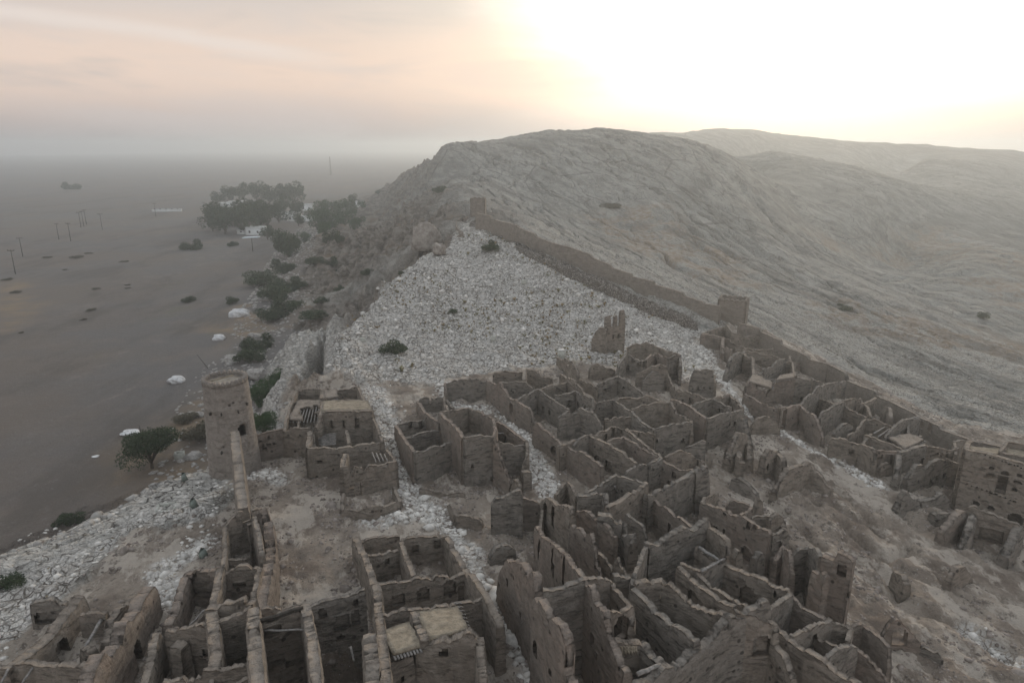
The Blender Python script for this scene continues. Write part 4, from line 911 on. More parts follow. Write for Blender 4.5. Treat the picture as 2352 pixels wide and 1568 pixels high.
W(h,'E',(185,300,2.4),(215,235,3.2),(260,190,4.0),(300,205,4.0),(322,230,4.0),rag=.2,thick=.7,mat='mud')
W(h,'E',(300,205,4.2),(303,90,6.2),(352,78,6.2),(356,185,4.2),(380,185,4.2),(384,95,5.8),(414,72,6.0),(418,180,4.2),(440,180,4.2),(443,35,6.8),(486,28,6.8),(492,120,5.2),rag=.06,thick=.42,mat='mud',step=.08,ops=[(295,295,.5,.6,'niche'),(368,280,.5,.7,'niche'),(420,270,.5,.7,'niche')])
h = house('isolated tall wall fragment with square holes, by the top of the stony path', at=at('E', 1250, 850), name='wall_remnant', cat='ruined wall')
W(h,'E',(1105,740,1.4),(1130,640,3.0),(1142,592,4.0),(1240,585,4.1),(1330,600,3.9),(1345,680,3.0),rag=.25,mat='mud3',thick=.6,ops=[(1188,765,.3,.3,'niche'),(1247,757,.3,.3,'niche'),(1308,773,.3,.3,'niche')]); W(h,'E',(1240,700,2.4),(1300,690,2.4),(1368,740,2.0),rag=.3)
# --- tall houses right of the pale alley, bottom
h = house('very tall slab-sided house wall, two storeys high, rising straight from the pale alley', at=at('F', 640, 1480))
W(h,'F',(372,800,2.2),(395,720,3.2),(425,650,4.6),(490,655,5.2),(545,680,5.6),(590,740,6.0),(602,755,6.0),(612,700,6.6),(650,770,6.8),(655,880,6.6),rag=.25,mat='mud2',thick=.6,holes=5,ops=[(450,810,.35,.7,'niche',False)])
W(h,'F',(632,900,6.8),(700,1000,6.9),(760,1060,7.0),(850,1150,7.2),(885,1200,7.0),(892,1290,6.6),(885,1400,6.0),(915,1500,5.6),(945,1600,5.4),rag=.35,mat='mud2',thick=.6,holes=7)
W(h,'F',(655,885,6.4),(700,875,6.0),(735,885,5.8),(830,850,6.3),(900,830,6.5),(985,790,6.8),rag=.25,mat='mud3',thick=.5)
W(h,'F',(645,408,3.6),(700,480,4.4),(780,550,5.0),(880,632,5.6),(960,700,6.2),(988,790,6.6),rag=.15,mat='mud2',thick=.5,ops=[(683,570,.4,1.7,'niche',False),(781,640,.4,1.9,'niche',False),(790,730,.5,1.2,'niche',False),(857,740,.5,2.2,'niche',False),(655,640,.3,.5,'niche')])
W(h,'F',(988,790,6.5),(1060,860,6.5),(1120,940,6.4),(1155,1030,6.2),(1175,1180,5.6),(1210,1310,5.0),(1310,1500,4.6),rag=.3,mat='mud2',thick=.55,holes=4,ops=[(970,1290,1.2,1.4,'niche')])
h = house('small broken upper chamber with a fringe of reeds over a dark room', at=at('F', 1300, 1350))
W(h,'F',(992,790,5.8),(1090,785,5.8),(1195,800,5.6),rag=.15,mat='mud4'); W(h,'F',(1195,800,5.6),(1240,880,5.5),(1290,950,5.4),(1342,985,5.4),rag=.3)
W(h,'F',(1158,1035,5.9),(1250,1038,5.6),(1340,990,5.5),rag=.2,ops=[(1245,1150,1.1,1.7,'hole')]); W(h,'F',(1342,985,5.4),(1345,1060,5.2),(1340,1130,4.8),rag=.3)
W(h,'F',(1195,1240,4.6),(1300,1265,4.6),(1410,1255,4.4),rag=.15,thick=.7); W(h,'F',(1400,1265,4.2),(1480,1340,4.2),(1560,1425,4.2),rag=.3,thick=.7,mat='mud3')
for k in range(22): beam(h,'F',(1205+k*8,1290+(k%3)*4,4.5),(1212+k*8,1335+(k*7)%20,4.2),.035,'straw',name='reed')
beam(h,'F',(1350,1300,4.0),(1335,1460,2.5),.07,'dark'); beam(h,'F',(1385,1500,4.6),(1555,1430,4.6),.13)
h = house('two-storey house front with tall wall recesses, between the broken panel and the slab-sided wall', at=at('F', 800, 500))
W(h,'F',(690,200,3.4),(720,195,3.6),(760,215,3.6),(805,250,3.9),(820,245,4.2),(895,268,4.5),(905,330,4.4),rag=.2,thick=.6,mat='mud',ops=[(725,290,.7,1.5,'niche'),(785,330,.6,1.9,'niche')])
W(h,'F',(900,385,4.2),(960,410,4.2),(1000,450,4.0),(1050,470,4.0),(1075,560,3.4),(1082,660,2.8),(1115,750,2.4),rag=.25,mat='mud2'); W(h,'F',(690,200,3.3),(672,330,2.6),(665,400,2.2),rag=.25)
W(h,'F',(940,285,3.4),(1010,300,3.8),(1090,340,4.0),(1180,390,4.0),(1230,470,3.4),rag=.3,mat='mud2'); W(h,'F',(1085,585,2.8),(1160,640,2.8),(1212,690,2.8),rag=.2); W(h,'F',(1210,700,2.8),(1235,620,3.8),(1265,700,3.2),(1310,770,2.6),rag=.25)
h = house('crumbling lumpy house with a wavy broken top in the centre of the quarter', at=at('F', 1300, 600))
W(h,'F',(940,195,3.2),(1000,180,3.6),(1080,155,3.8),(1145,148,3.9),(1160,230,3.6),rag=.3,mat='mud3',thick=.6); W(h,'F',(780,180,2.4),(830,110,3.0),(868,60,3.2),(900,100,3),(945,180,3.2),rag=.35)
W(h,'F',(1160,255,3.8),(1230,225,4.0),(1290,190,4.0),(1380,140,4.0),(1450,88,4.2),rag=.2,thick=.6); W(h,'F',(1455,90,4.0),(1462,160,4.0),(1540,230,4.0),(1640,300,4.0),(1760,390,3.8),(1830,450,3.6),rag=.2,mat='mud2',ops=[(1525,365,1.0,1.2,'niche'),(1635,425,.8,.9,'niche')])
W(h,'F',(1090,340,3.9),(1180,330,4.2),(1290,350,4.2),(1290,420,3.6),(1310,480,3.2),(1345,430,3.8),(1355,520,3.2),rag=.5,mat='mud3',thick=.8,ops=[(1315,690,1.1,1.4,'niche')])
W(h,'F',(1305,305,3.2),(1370,360,3.2),(1430,410,3.0),(1455,470,2.2),rag=.25,mat='mud3'); W(h,'F',(1000,155,3.2),(1110,90,3.4),(1230,30,3.6),(1340,60,3.6),(1440,85,4.0),rag=.2,mat='mud3')
beam(h,'F',(1215,110,3.0),(1262,190,1.2),.08)
h = house('rooms with a doorway in a long wall, right of the lumpy house', at=at('L', 450, 850))
W(h,'L',(120,690,3.8),(200,690,3.9),(380,590,4.0),(520,530,4.2),(640,450,4.4),rag=.25,mat='mud3',thick=.55); W(h,'L',(640,450,4.4),(700,400,4.4),(775,400,4.0),(790,520,3.2),(800,620,2.4),rag=.4,mat='mud3',thick=.9)
W(h,'L',(140,380,3.2),(215,330,3.4),(300,308,3.4),rag=.15,mat='mud3'); W(h,'L',(300,312,3.4),(420,390,3.4),(520,440,3.4),(640,440,3.6),rag=.15,mat='mud2',ops=[(437,480,.3,.5,'niche',False),(410,590,1.0,.9,'niche')])
W(h,'L',(330,290,3.0),(420,240,3.1),(510,200,3.2),(600,240,3.0),(670,270,2.8),(760,300,2.4),rag=.2,ops=[(640,350,1.0,1.2,'niche')]); W(h,'L',(550,185,2.6),(650,150,3.0),(740,100,3.6),(775,125,3.5),rag=.2,mat='mud3')
W(h,'L',(-100,-10,3.0),(60,100,3.0),(190,205,3.0),(300,300,3.2),rag=.15); W(h,'L',(430,770,1.2),(420,890,1.0),rag=.1)
h = house('long pinkish house front with an arched doorway at its foot, by the bare slope', at=at('L', 1200, 1400))
W(h,'L',(730,790,2.6),(800,810,3.0),(960,860,3.2),(1130,925,3.5),(1200,940,3.8),(1340,1030,4.1),(1470,1090,4.3),(1490,1130,4.2),rag=.25,mat='mud2',thick=.55,ops=[(908,1050,.3,.4,'niche'),(995,1100,.35,.5,'niche'),(1260,1030,.5,.6,'niche'),(1330,1055,.4,.4,'niche'),(1235,1320,1.1,1.0,'niche'),(1010,905,.3,.3,'niche'),(1370,1000,.3,.3,'niche')])
W(h,'L',(1490,1135,4.1),(1560,1110,4.1),(1620,1070,4.2),(1662,1100,3.8),(1668,1240,2.6),rag=.25,mat='mud3',ops=[(1535,1300,.9,1.7,'niche'),(1480,1330,.4,.5,'niche')])
W(h,'L',(730,790,2.6),(760,740,1.6),(900,690,1.4),rag=.35); W(h,'L',(1140,915,2.8),(1220,880,2.4),(1290,850,2.2),rag=.4,mat='mud2'); W(h,'L',(1000,800,1.2),(1080,750,1.2),(1250,800,1.4),(1300,830,1.6),rag=.3,mat='mud2')
W(h,'L',(1280,940,2.2),(1400,900,2.6),(1440,880,2.8),(1530,920,2.6),rag=.35,mat='mud3'); W(h,'L',(1470,1010,2.4),(1520,950,2.8),(1560,920,2.8),(1620,970,2.6),(1650,1100,2.4),rag=.25,thick=.6); W(h,'L',(1300,860,1.6),(1330,710,2.6),(1400,730,2.4),(1400,840,1.8),rag=.3,thick=.7)
W(h,'L',(1085,1400,2.2),(1100,1310,2.8),(1130,1290,2.9),(1165,1340,2.6),rag=.15,thick=.6); W(h,'L',(1300,1400,2.4),(1350,1320,3.0),(1390,1290,3.2),rag=.3,thick=.7,mat='mud3'); W(h,'L',(1520,1420,2.6),(1600,1320,3.2),(1650,1280,3.4),(1700,1380,2.8),rag=.25,mat='mud2',thick=.7)
h = house('tall standing slab of smooth pinkish wall at the edge of the bare slope', at=at('G', 880, 1190), name='ruined_tower_house')
W(h,'G',(735,860,5.6),(770,880,5.8),(800,870,5.8),(815,900,6.0),rag=.1,mat='mud2',thick=.6); W(h,'G',(790,770,6.2),(870,800,6.4),(885,745,6.8),(935,760,6.9),(985,800,7.0),rag=.12,mat='mud2',thick=.9,batter=.1,ops=[(955,1020,.3,.7,'niche',False)],holes=3)
W(h,'G',(590,775,3.6),(640,730,4.2),(700,715,4.4),(780,765,5.4),rag=.35,mat='mud3'); W(h,'G',(490,800,3.0),(540,735,3.6),(590,780,3.6),(600,900,3.0),rag=.3,mat='mud2')
h = house('long row of parallel roofless halls with a high jagged back wall, bottom right', at=at('F', 1700, 1000))
W(h,'F',(1448,545,4.6),(1470,535,4.8),(1515,565,4.8),(1600,490,5.4),(1660,450,5.8),(1730,402,6.0),(1782,445,5.6),(1840,400,5.8),(1890,325,6.4),rag=.25,mat='mud3',thick=.7)
W(h,'F',(1890,325,6.2),(1912,400,5.6),(1985,440,5.4),(2062,505,5.2),(2060,620,4.8),rag=.2,mat='mud',thick=.6,holes=4); W(h,'F',(1448,545,4.6),(1400,680,4.6),(1360,780,4.8),rag=.3,mat='mud3')
W(h,'F',(1365,835,4.8),(1450,795,4.9),(1560,815,5.0),(1640,850,5.0),(1780,960,5.1),(1900,1030,5.2),(2060,1050,5.4),rag=.2,mat='mud',thick=.6,holes=3)
W(h,'F',(1345,870,4.6),(1420,920,4.8),(1520,1020,4.9),(1660,1140,5.0),(1825,1250,5.2),rag=.2,mat='mud3',thick=.6,step=.16)
W(h,'F',(1690,695,4.4),(1780,790,4.5),(1900,870,4.6),(2000,960,4.7),(2120,1000,4.9),rag=.15,mat='mud',thick=.6,ops=[(1820,940,1.0,1.3,'niche')]); W(h,'F',(1850,738,4.4),(1930,690,4.5),(2025,650,4.5),rag=.12,mat='mud3'); W(h,'F',(1700,680,4.4),(1850,735,4.4),rag=.12)
beam(h,'F',(1840,565,4.4),(1985,655,4.4),.14); beam(h,'F',(1860,740,4.5),(2030,645,4.6),.10)
W(h,'F',(1205,765,4.6),(1290,780,4.7),(1355,770,4.6),(1360,850,4.6),rag=.25,mat='mud3',thick=.6); W(h,'F',(1345,1060,3.0),(1390,1040,3.2),(1400,1100,2.8),rag=.2,thick=.6)
h = house('long curving wall with buttress-like ribs sweeping across the bottom right', at=at('G', 200, 1500), name='ruined_wall', cat='ruined wall')
W(h,'F',(1380,1540,4.6),(1480,1490,4.8),(1600,1425,5.0),(1740,1360,5.2),(1860,1290,5.4),(1930,1220,5.6),(2000,1120,5.9),(2070,1045,6.1),rag=.25,mat='mud3',thick=.7)
W(h,'G',(185,1130,6.2),(260,1110,6.3),(330,1085,6.4),(440,1030,6.8),(452,1110,6.2),rag=.2,mat='mud3',thick=.6); 
W(h,'G',(245,1115,6.2),(330,1140,6.2),(420,1190,5.8),(480,1225,5.4),(500,1340,4.6),(550,1420,4.0),(600,1568,3.4),rag=.4,mat='mud',thick=.6,ops=[(395,1310,1.0,1.4,'niche')],holes=3)
for (x, y, hh) in ((90, 1240, 5.2), (135, 1185, 5.6), (175, 1150, 5.9)): W(h,'G',(x,y,hh),(x+22,y+90,hh-2.0),thick=.45,rag=.1,mat='mud3')
h = house('block of small square rooms stepping to the bottom edge, right of the ribbed wall', at=at('G', 720, 1400))
W(h,'G',(0,875,4.2),(60,850,4.3),(135,812,4.4),rag=.15,mat='mud3'); W(h,'G',(0,880,4.2),(80,950,4.3),(170,1010,4.4),(320,1090,4.8),rag=.2,mat='mud')
W(h,'G',(0,720,4.4),(70,770,4.4),(140,812,4.5),(240,860,4.5),(350,885,4.5),(460,940,4.6),(570,990,4.7),(600,1015,4.7),rag=.2,mat='mud',thick=.6,ops=[(330,1010,1.3,1.4,'niche'),(500,995,.3,.5,'niche',False)])
W(h,'G',(590,1010,4.7),(650,1070,4.7),(720,1110,4.6),(835,1170,4.5),rag=.15,mat='mud2'); W(h,'G',(440,1110,5.0),(480,1080,5.0),(590,1020,4.8),rag=.2,mat='mud3')
W(h,'G',(440,1160,5.0),(520,1230,5.0),(600,1285,4.9),(700,1350,4.9),(800,1420,4.8),(1020,1568,4.8),rag=.2,mat='mud',thick=.6); W(h,'G',(595,1275,4.6),(670,1235,4.6),(740,1200,4.5),(830,1172,4.4),rag=.15,mat='mud4',ops=[(705,1310,1.1,1.2,'niche')])
W(h,'G',(750,1245,4.0),(800,1300,4.0),(870,1340,4.0),(935,1320,3.9),rag=.15); W(h,'G',(800,1405,4.4),(860,1370,4.3),(940,1330,4.2),(990,1350,4.2),rag=.2,mat='mud3')
W(h,'G',(830,1172,4.4),(900,1200,4.2),(960,1230,4.0),(945,1310,3.8),rag=.2); W(h,'G',(930,1210,3.2),(1040,1210,3.2),(1130,1270,3.2),(1200,1340,3.0),(1205,1470,2.2),rag=.25,mat='mud2'); W(h,'G',(990,1350,4.0),(1080,1430,3.6),(1200,1568,3.0),rag=.2,mat='mud2')
h = house('rounded arch ruin with a hole through it, standing alone near the bottom right', at=at('G', 1270, 1300), name='arch_ruin', cat='ruin')
W(h,'G',(1150,1275,1.0),(1190,1200,2.0),(1240,1165,2.6),(1290,1200,2.4),(1340,1260,1.8),(1390,1310,1.2),rag=.15,mat='mud2',thick=.6,ops=[(1262,1270,1.1,1.3,'hole')])
W(h,'G',(1390,1330,1.0),(1440,1300,1.6),(1500,1320,1.5),(1540,1400,.8),rag=.3,mat='mud3')
# --- fragments on the bare slope
for lab, pts in [('tall blunt mud wall with a small hole, on the bare slope', [(400,230,1.6),(410,160,2.6),(440,115,3.0),(500,120,3.0),(540,170,2.8),(548,280,1.4)]),
                 ('wide hump-backed mud wall on the bare slope', [(485,370,.8),(520,300,1.6),(560,245,2.2),(640,215,2.6),(700,205,2.6),(760,235,2.6),(800,300,1.6),(840,370,.7)]),
                 ('long low worn wall left of the hump-backed wall', [(225,300,1.0),(260,290,1.3),(320,320,1.4),(370,370,1.2),(385,400,.8)]),
                 ('leaning pillar-like ruin with an arched hole, beside the stony path', [(190,190,1.4),(240,60,2.8),(260,20,3.4),(310,20,3.4),(335,90,2.8),(330,190,1.6)])]:
    h = house(lab, at=at('G', *pts[2]), name='wall_remnant', cat='ruined wall', group='wall fragments on the bare slope')
    W(h,'G',*pts,rag=.3,thick=.8,mat='mud3' if 'low' in lab else 'mud',batter=.6,ops=[(415,215,.4,.5,'niche')] if 'blunt' in lab else [(292,165,.8,1.1,'hole')] if 'pillar' in lab else ())
for lab, pts in [('pointed split mound of melted mud wall, centre right', [(330,940,.6),(370,850,1.6),(400,780,2.2),(440,760,2.2),(490,860,1.6),(540,880,.8)]),
                 ('low crumbled wall by the tall storeyed house', [(560,880,.8),(690,850,1.2),(780,790,1.4),(830,850,1.0)]),
                 ('short stub of wall with a dark top edge, left of the finned ruin', [(690,1000,1.0),(760,960,1.4),(860,955,1.4),(900,980,1)])]:
    h = house(lab, at=at('K', *pts[2]), name='wall_remnant', cat='ruined wall', group='wall fragments on the bare slope')
    W(h,'K',*pts,rag=.3,thick=.8,mat='mud3',batter=.6)
h = house('worn shallow pit walls sunk in the bare slope, lower right', at=at('G', 1250, 900), name='wall_remnant', cat='ruined wall')
W(h,'G',(1240,870,.9),(1290,890,1.0),(1310,960,.9),rag=.3,thick=.7); W(h,'G',(1560,920,1.0),(1600,860,1.2),(1650,830,1.2),(1700,880,.8),rag=.3,thick=.7)
# --- finned ruin right edge
h = house('roofless room with three thick fin-like walls, in front of the tall storeyed house', at=at('K', 1200, 1250))
W(h,'K',(985,935,3.0),(1090,905,3.3),(1200,960,3.3),(1350,1020,3.3),(1530,1090,3.3),rag=.15,mat='mud',thick=.6,ops=[(1250,1180,1.9,1.4,'niche',False)])
W(h,'K',(985,940,3.2),(900,1010,2.8),(820,1090,2.2),(770,1180,1.2),rag=.25,mat='mud2',thick=.9); W(h,'K',(1085,985,3.2),(1050,1090,2.8),(1010,1200,1.8),(960,1290,.8),rag=.25,mat='mud3',thick=.8); W(h,'K',(1525,1095,3.2),(1470,1200,2.6),(1420,1310,1.8),(1380,1400,.9),rag=.2,mat='mud3',thick=1.0)
# --- tall storeyed house at the right edge
h = house('tall storeyed mudbrick house with bands of small holes, at the right edge', at=at('K', 1200, 1000), name='mudbrick_house')
ROWS = [(1205+38*k, 425+13*k, .18, .14, 'niche', False) for k in range(11)] + [(1030+45*k, 692+17*k, .2, .14, 'niche', False) for k in range(11)]
W(h,'K',(1015,375,7.2),(1180,405,7.3),(1360,450,7.4),(1560,505,7.5),(1800,570,7.6),(2050,640,7.7),rag=.06,mat='mud',thick=.8,batter=.5,step=.15,
  ops=[(1360,700,.9,1.9,'hole',False),(1248,605,.7,.45,'hole'),(1385,588,.7,.45,'hole'),(1525,617,.6,.35,'hole'),(1510,672,.7,.3,'hole'),(1478,740,.4,.35,'hole'),(1258,537,.5,.3,'hole'),(1110,872,.6,.5,'hole'),(1250,922,.6,.5,'hole'),(1485,1035,1.4,1.5,'hole')]+ROWS)
W(h,'K',(1015,375,7.2),(1030,330,6.9),(1060,290,6.6),rag=.06,mat='mud',thick=.7); W(h,'K',(1060,290,6.6),(1350,345,6.8),(1500,370,6.8),rag=.06,mat='mud4',thick=.6)
roof(h,'K',[(1030,345),(1400,370),(1700,520),(1020,385)],[6.9,6.9,7.2,7.0],rag=.05); roof(h,'K',[(1380,340),(1900,440),(1900,590),(1400,440)],[6.9,7.0,7.3,7.2],rag=.05)
W(h,'K',(1345,400,7.6),(1700,480,7.8),(1900,530,7.9),rag=.05,mat='mud',thick=.6,step=.15,ops=[(1395+35*k,390+12*k,.22,.18,'niche',False) for k in range(6)]); W(h,'K',(1345,400,7.6),(1400,300,7.6),(1700,350,7.8),rag=.05,mat='mud')
# --- houses under the right town wall
h = house('house with a cracked front, topmost of the row just under the wall turret', at=at('H', 100, 300))
W(h,'H',(38,190,2.6),(90,195,2.8),(190,212,2.8),(192,330,1.6),rag=.12,mat='mud2',thick=.6); W(h,'H',(38,188,2.4),(120,160,2.2),(225,130,2.0),rag=.1); W(h,'H',(192,214,2.8),(280,262,2.8),(360,295,2.6),(420,305,2.4),rag=.2,ops=[(235,235,.4,.8,'niche'),(270,255,.4,.4,'niche')])
W(h,'H',(225,125,2.6),(260,180,2.6),(350,205,2.4),(420,200,2.5),(458,185,2.8),rag=.1,thick=.6); W(h,'H',(188,285,2.2),(255,300,2.2),(262,370,1.4),rag=.15,mat='mud2'); W(h,'H',(420,305,2.2),(520,300,2.4),(555,290,2.6),rag=.15)
h = house('ruined rooms with two broken pillars, second cluster down the right-hand row', at=at('H', 330, 480))
W(h,'H',(210,480,1.4),(245,370,2.6),(270,330,3.0),(350,310,3.3),rag=.25,mat='mud3',thick=.7); W(h,'H',(345,335,3.2),(355,345,3.2),(410,362,3.2),(412,500,2.2),rag=.15,thick=.6)
W(h,'H',(280,285,2.4),(400,320,2.6),(530,345,2.6),(620,375,2.6),(690,392,2.6),rag=.25,ops=[(445,400,.8,1.2,'niche'),(600,400,.6,1.0,'niche')]); W(h,'H',(430,520,1.2),(480,440,2.2),(560,400,2.6),(640,370,2.8),rag=.3,mat='mud3'); W(h,'H',(670,350,2.4),(680,385,2.4),(760,395,2.4),(800,365,2.6),rag=.15)
W(h,'H',(690,395,2.6),(700,460,2.6),(720,490,2.6),rag=.2)
h = house('long house front with a torn roof and dark doorway, middle of right-hand row', at=at('H', 620, 850))
W(h,'H',(345,610,2.0),(375,525,3.0),(430,575,2.4),(470,600,2.2),(500,625,2.0),(535,575,3.0),(580,520,3.8),(705,492,4.2),rag=.12,mat='mud2',thick=.5)
roof(h,'H',[(378,530),(400,480),(560,500),(540,575)],[3.0,3.0,3.2,3.0],mat='mud',holes=[(.9,.85,.3,.4)]); W(h,'H',(705,492,4.2),(760,510,4.0),(822,530,3.6),rag=.15,mat='mud3',ops=[(745,650,.6,.5,'niche')]); roof(h,'H',[(570,520),(600,485),(705,470),(702,500)],[4.0,4.0,4.2,4.2],mat='mud')
W(h,'H',(345,615,2.0),(400,650,2.2),(470,690,2.8),(540,715,3.2),(600,722,3.2),rag=.12,mat='mud2'); W(h,'H',(640,715,3.2),(690,705,3.2),(745,700,3.2),(790,750,3.1),(820,762,3.0),(860,775,3.0),(885,860,2.4),(912,940,1.6),rag=.15,mat='mud2',thick=.55,ops=[(748,825,.4,.4,'niche')])
W(h,'H',(600,722,3.2),(640,716,3.2),thick=.4,rag=.05,ops=[(620,790,.9,2.2,'hole',False)]); W(h,'H',(830,515,2.8),(920,540,2.8),(1040,545,2.6),rag=.2)
h = house('rounded yards and slanting party walls, lower middle of the right-hand row', at=at('H', 1000, 850))
W(h,'H',(745,700,3.0),(790,640,3.0),(850,600,3.0),(870,570,2.8),(960,545,2.6),(1070,525,2.8),rag=.15,mat='mud3'); W(h,'H',(870,615,2.8),(890,655,2.8),(990,688,2.8),(1060,665,3.0),(1100,660,3.0),rag=.12,ops=[(870,742,.3,.4,'niche'),(915,742,.3,.4,'niche')])
W(h,'H',(885,800,2.8),(900,760,3.0),(1000,700,3.1),(1060,672,3.2),rag=.15,mat='mud3'); W(h,'H',(1060,685,3.0),(1100,730,3.0),(1220,790,3.0),(1245,780,3.0),rag=.15,mat='mud'); W(h,'H',(1100,660,3.0),(1180,650,2.8),(1230,700,2.6),(1250,775,2.6),rag=.2)
W(h,'H',(1165,690,2.6),(1220,685,2.6),(1290,650,2.8),rag=.1); W(h,'H',(1350,740,1.8),(1360,715,2.6),(1385,715,2.6),(1395,790,2.0),thick=.7,rag=.1,mat='mud4')
W(h,'H',(988,910,1.6),(1010,860,2.4),(1080,812,2.8),(1115,835,2.6),(1130,880,2.0),rag=.15,thick=.6,mat='mud3')
h = house('room with loose ceiling poles and a square-windowed front wall, right-hand row', at=at('H', 1100, 1080))
W(h,'H',(955,940,2.2),(1040,935,2.4),(1090,945,2.6),(1180,975,2.6),(1275,1022,2.8),(1280,1100,2.0),rag=.15,mat='mud',thick=.6,ops=[(1115,1020,.7,.6,'niche',False)]); W(h,'H',(1150,880,2.6),(1180,830,2.8),(1215,790,3.0),(1280,790,3.0),(1340,825,3.0),(1400,850,2.9),rag=.2)
W(h,'H',(1090,920,2.2),(1150,885,2.5),rag=.1); beam(h,'H',(1275,905,2.8),(1350,860,2.8),.1); beam(h,'H',(1305,930,2.8),(1390,870,2.8),.1); W(h,'H',(1210,912,2.8),(1300,945,3.0),(1400,985,3.1),(1500,1022,3.2),rag=.1,thick=.5); W(h,'H',(1190,970,2.4),(1260,910,2.8),rag=.1)
W(h,'H',(1285,1020,2.9),(1370,1030,3.0),(1462,1035,3.1),rag=.1,mat='mud2',ops=[(1370,1095,.8,1.5,'niche',False),(1315,1070,.7,.5,'niche')])
h = house('house with a flat earth terrace, two lit openings in the town wall behind', at=at('H', 1560, 1000))
W(h,'H',(1350,930,2.8),(1420,850,3.0),(1480,808,3.0),(1600,792,3.2),rag=.12,mat='mud3'); W(h,'H',(1525,830,3.1),(1528,930,2.8),(1620,925,2.8),rag=.1,mat='mud3'); roof(h,'H',[(1380,930),(1520,900),(1640,940),(1500,1015)],[3.0,3.0,3.1,3.2],mat='mud',rag=.2)
beam(h,'H',(1480,810,3.1),(1600,785,3.3),.1); beam(h,'H',(1500,815,3.1),(1600,796,3.3),.08); W(h,'H',(1455,1035,3.2),(1500,1030,3.3),(1560,1005,3.3),(1640,985,3.3),rag=.08,mat='mud3',ops=[(1590,1150,1.8,2.6,'hole')],thick=.7); W(h,'H',(1455,1040,3.2),(1450,1140,2.4),(1430,1220,1.4),rag=.2,mat='mud3',thick=.7)
W(h,'H',(1640,985,3.2),(1720,1000,3.2),(1800,1020,3.0),(1880,1010,3.0),rag=.1,ops=[(1717,1045,.35,.4,'niche'),(1750,1050,.35,.5,'niche'),(1775,1080,.9,1.0,'niche',False)]); W(h,'H',(1850,962,3.0),(1880,950,3.0),(1945,940,3.0),rag=.1,mat='mud4'); W(h,'H',(1855,965,3.0),(1860,1060,2.4),rag=.2)
h = house('yard with arched niches and a stepped broken wall, left of the tall storeyed house', at=at('H', 1700, 1240))
W(h,'H',(1498,1240,1.2),(1540,1180,2.0),(1570,1135,2.6),(1620,1130,2.6),(1628,1170,2.2),rag=.2,mat='mud3',thick=.7); W(h,'H',(1632,1165,2.4),(1680,1110,3.0),(1740,1080,3.2),(1800,1085,3.2),rag=.15,mat='mud3',thick=.55,ops=[(1665,1240,.4,.6,'niche'),(1712,1218,.5,.7,'niche'),(1760,1190,.4,.6,'niche')])
W(h,'H',(1795,1080,3.2),(1860,1110,3.0),(1935,1135,2.8),rag=.1,mat='mud',ops=[(1868,1225,.9,.9,'niche'),(1885,1160,.3,.4,'niche')]); W(h,'H',(1300,1170,.8),(1330,1125,1.6),(1370,1115,1.7),(1410,1150,1.2),rag=.2,mat='mud',thick=.7)

# ------------------------------------------------------------------ the long town wall and its turrets
def stepped_wall(label, reg, tops, hs, mat='mud4', thick=.7, ops=(), foot=True):
    h = house(label, at=at(reg, *tops[0]), name='town_wall', cat='wall')
    pts = []
    for i, ((x, y), hh) in enumerate(zip(tops, hs)): pts.append((x, y, hh))
    wall(h, reg, pts, thick=thick, rag=.05, mat=mat, batter=.3, round_top=.05, ops=ops)
    return h
h1 = stepped_wall('long stepped town wall climbing from the near turret to the small far turret', 'T',
    [(752,626),(858,648),(862,668),(1040,712),(1044,726),(1160,772),(1164,790),(1330,848),(1400,864),(1552,918),(1556,938),(1690,988),(1694,1008),(1836,1050),(1840,1070),(1990,1102),(1994,1124),(2196,1182),(2200,1204),(2330,1240),(2334,1252),(2452,1276)],
    [3.8,3.8,3.6,3.6,3.4,3.5,3.3,3.4,3.5,3.5,3.3,3.4,3.2,3.4,3.2,3.4,3.2,3.4,3.2,3.4,3.2,3.4])
b0 = [locate('T', x, y, 0.0) for x, y in ((745,700),(900,795),(1050,860),(1200,925),(1350,985),(1500,1045),(1700,1145),(1850,1220),(2000,1298),(2290,1400))]
h1b = stepped_wall('town wall dropping in steps below the near turret, behind the right-hand row of houses', 'H',
    [(300,108),(460,152),(466,172),(605,232),(610,262),(800,345),(812,372),(950,405),(1076,462),(1082,520),(1180,560),(1288,596),(1294,630),(1400,672),(1560,750),(1600,780),(1750,848),(1760,872),(1950,938),(1960,952),(2200,985),(2420,1010)],
    [3.6,3.6,3.3,3.5,3.2,3.5,3.2,3.4,3.6,2.9,3.1,3.3,3.0,3.1,3.3,3.2,3.3,3.1,3.3,3.1,3.3,3.4], ops=[(1632,850,.8,1.2,'hole',False),(1692,870,.7,1.3,'hole',False)])
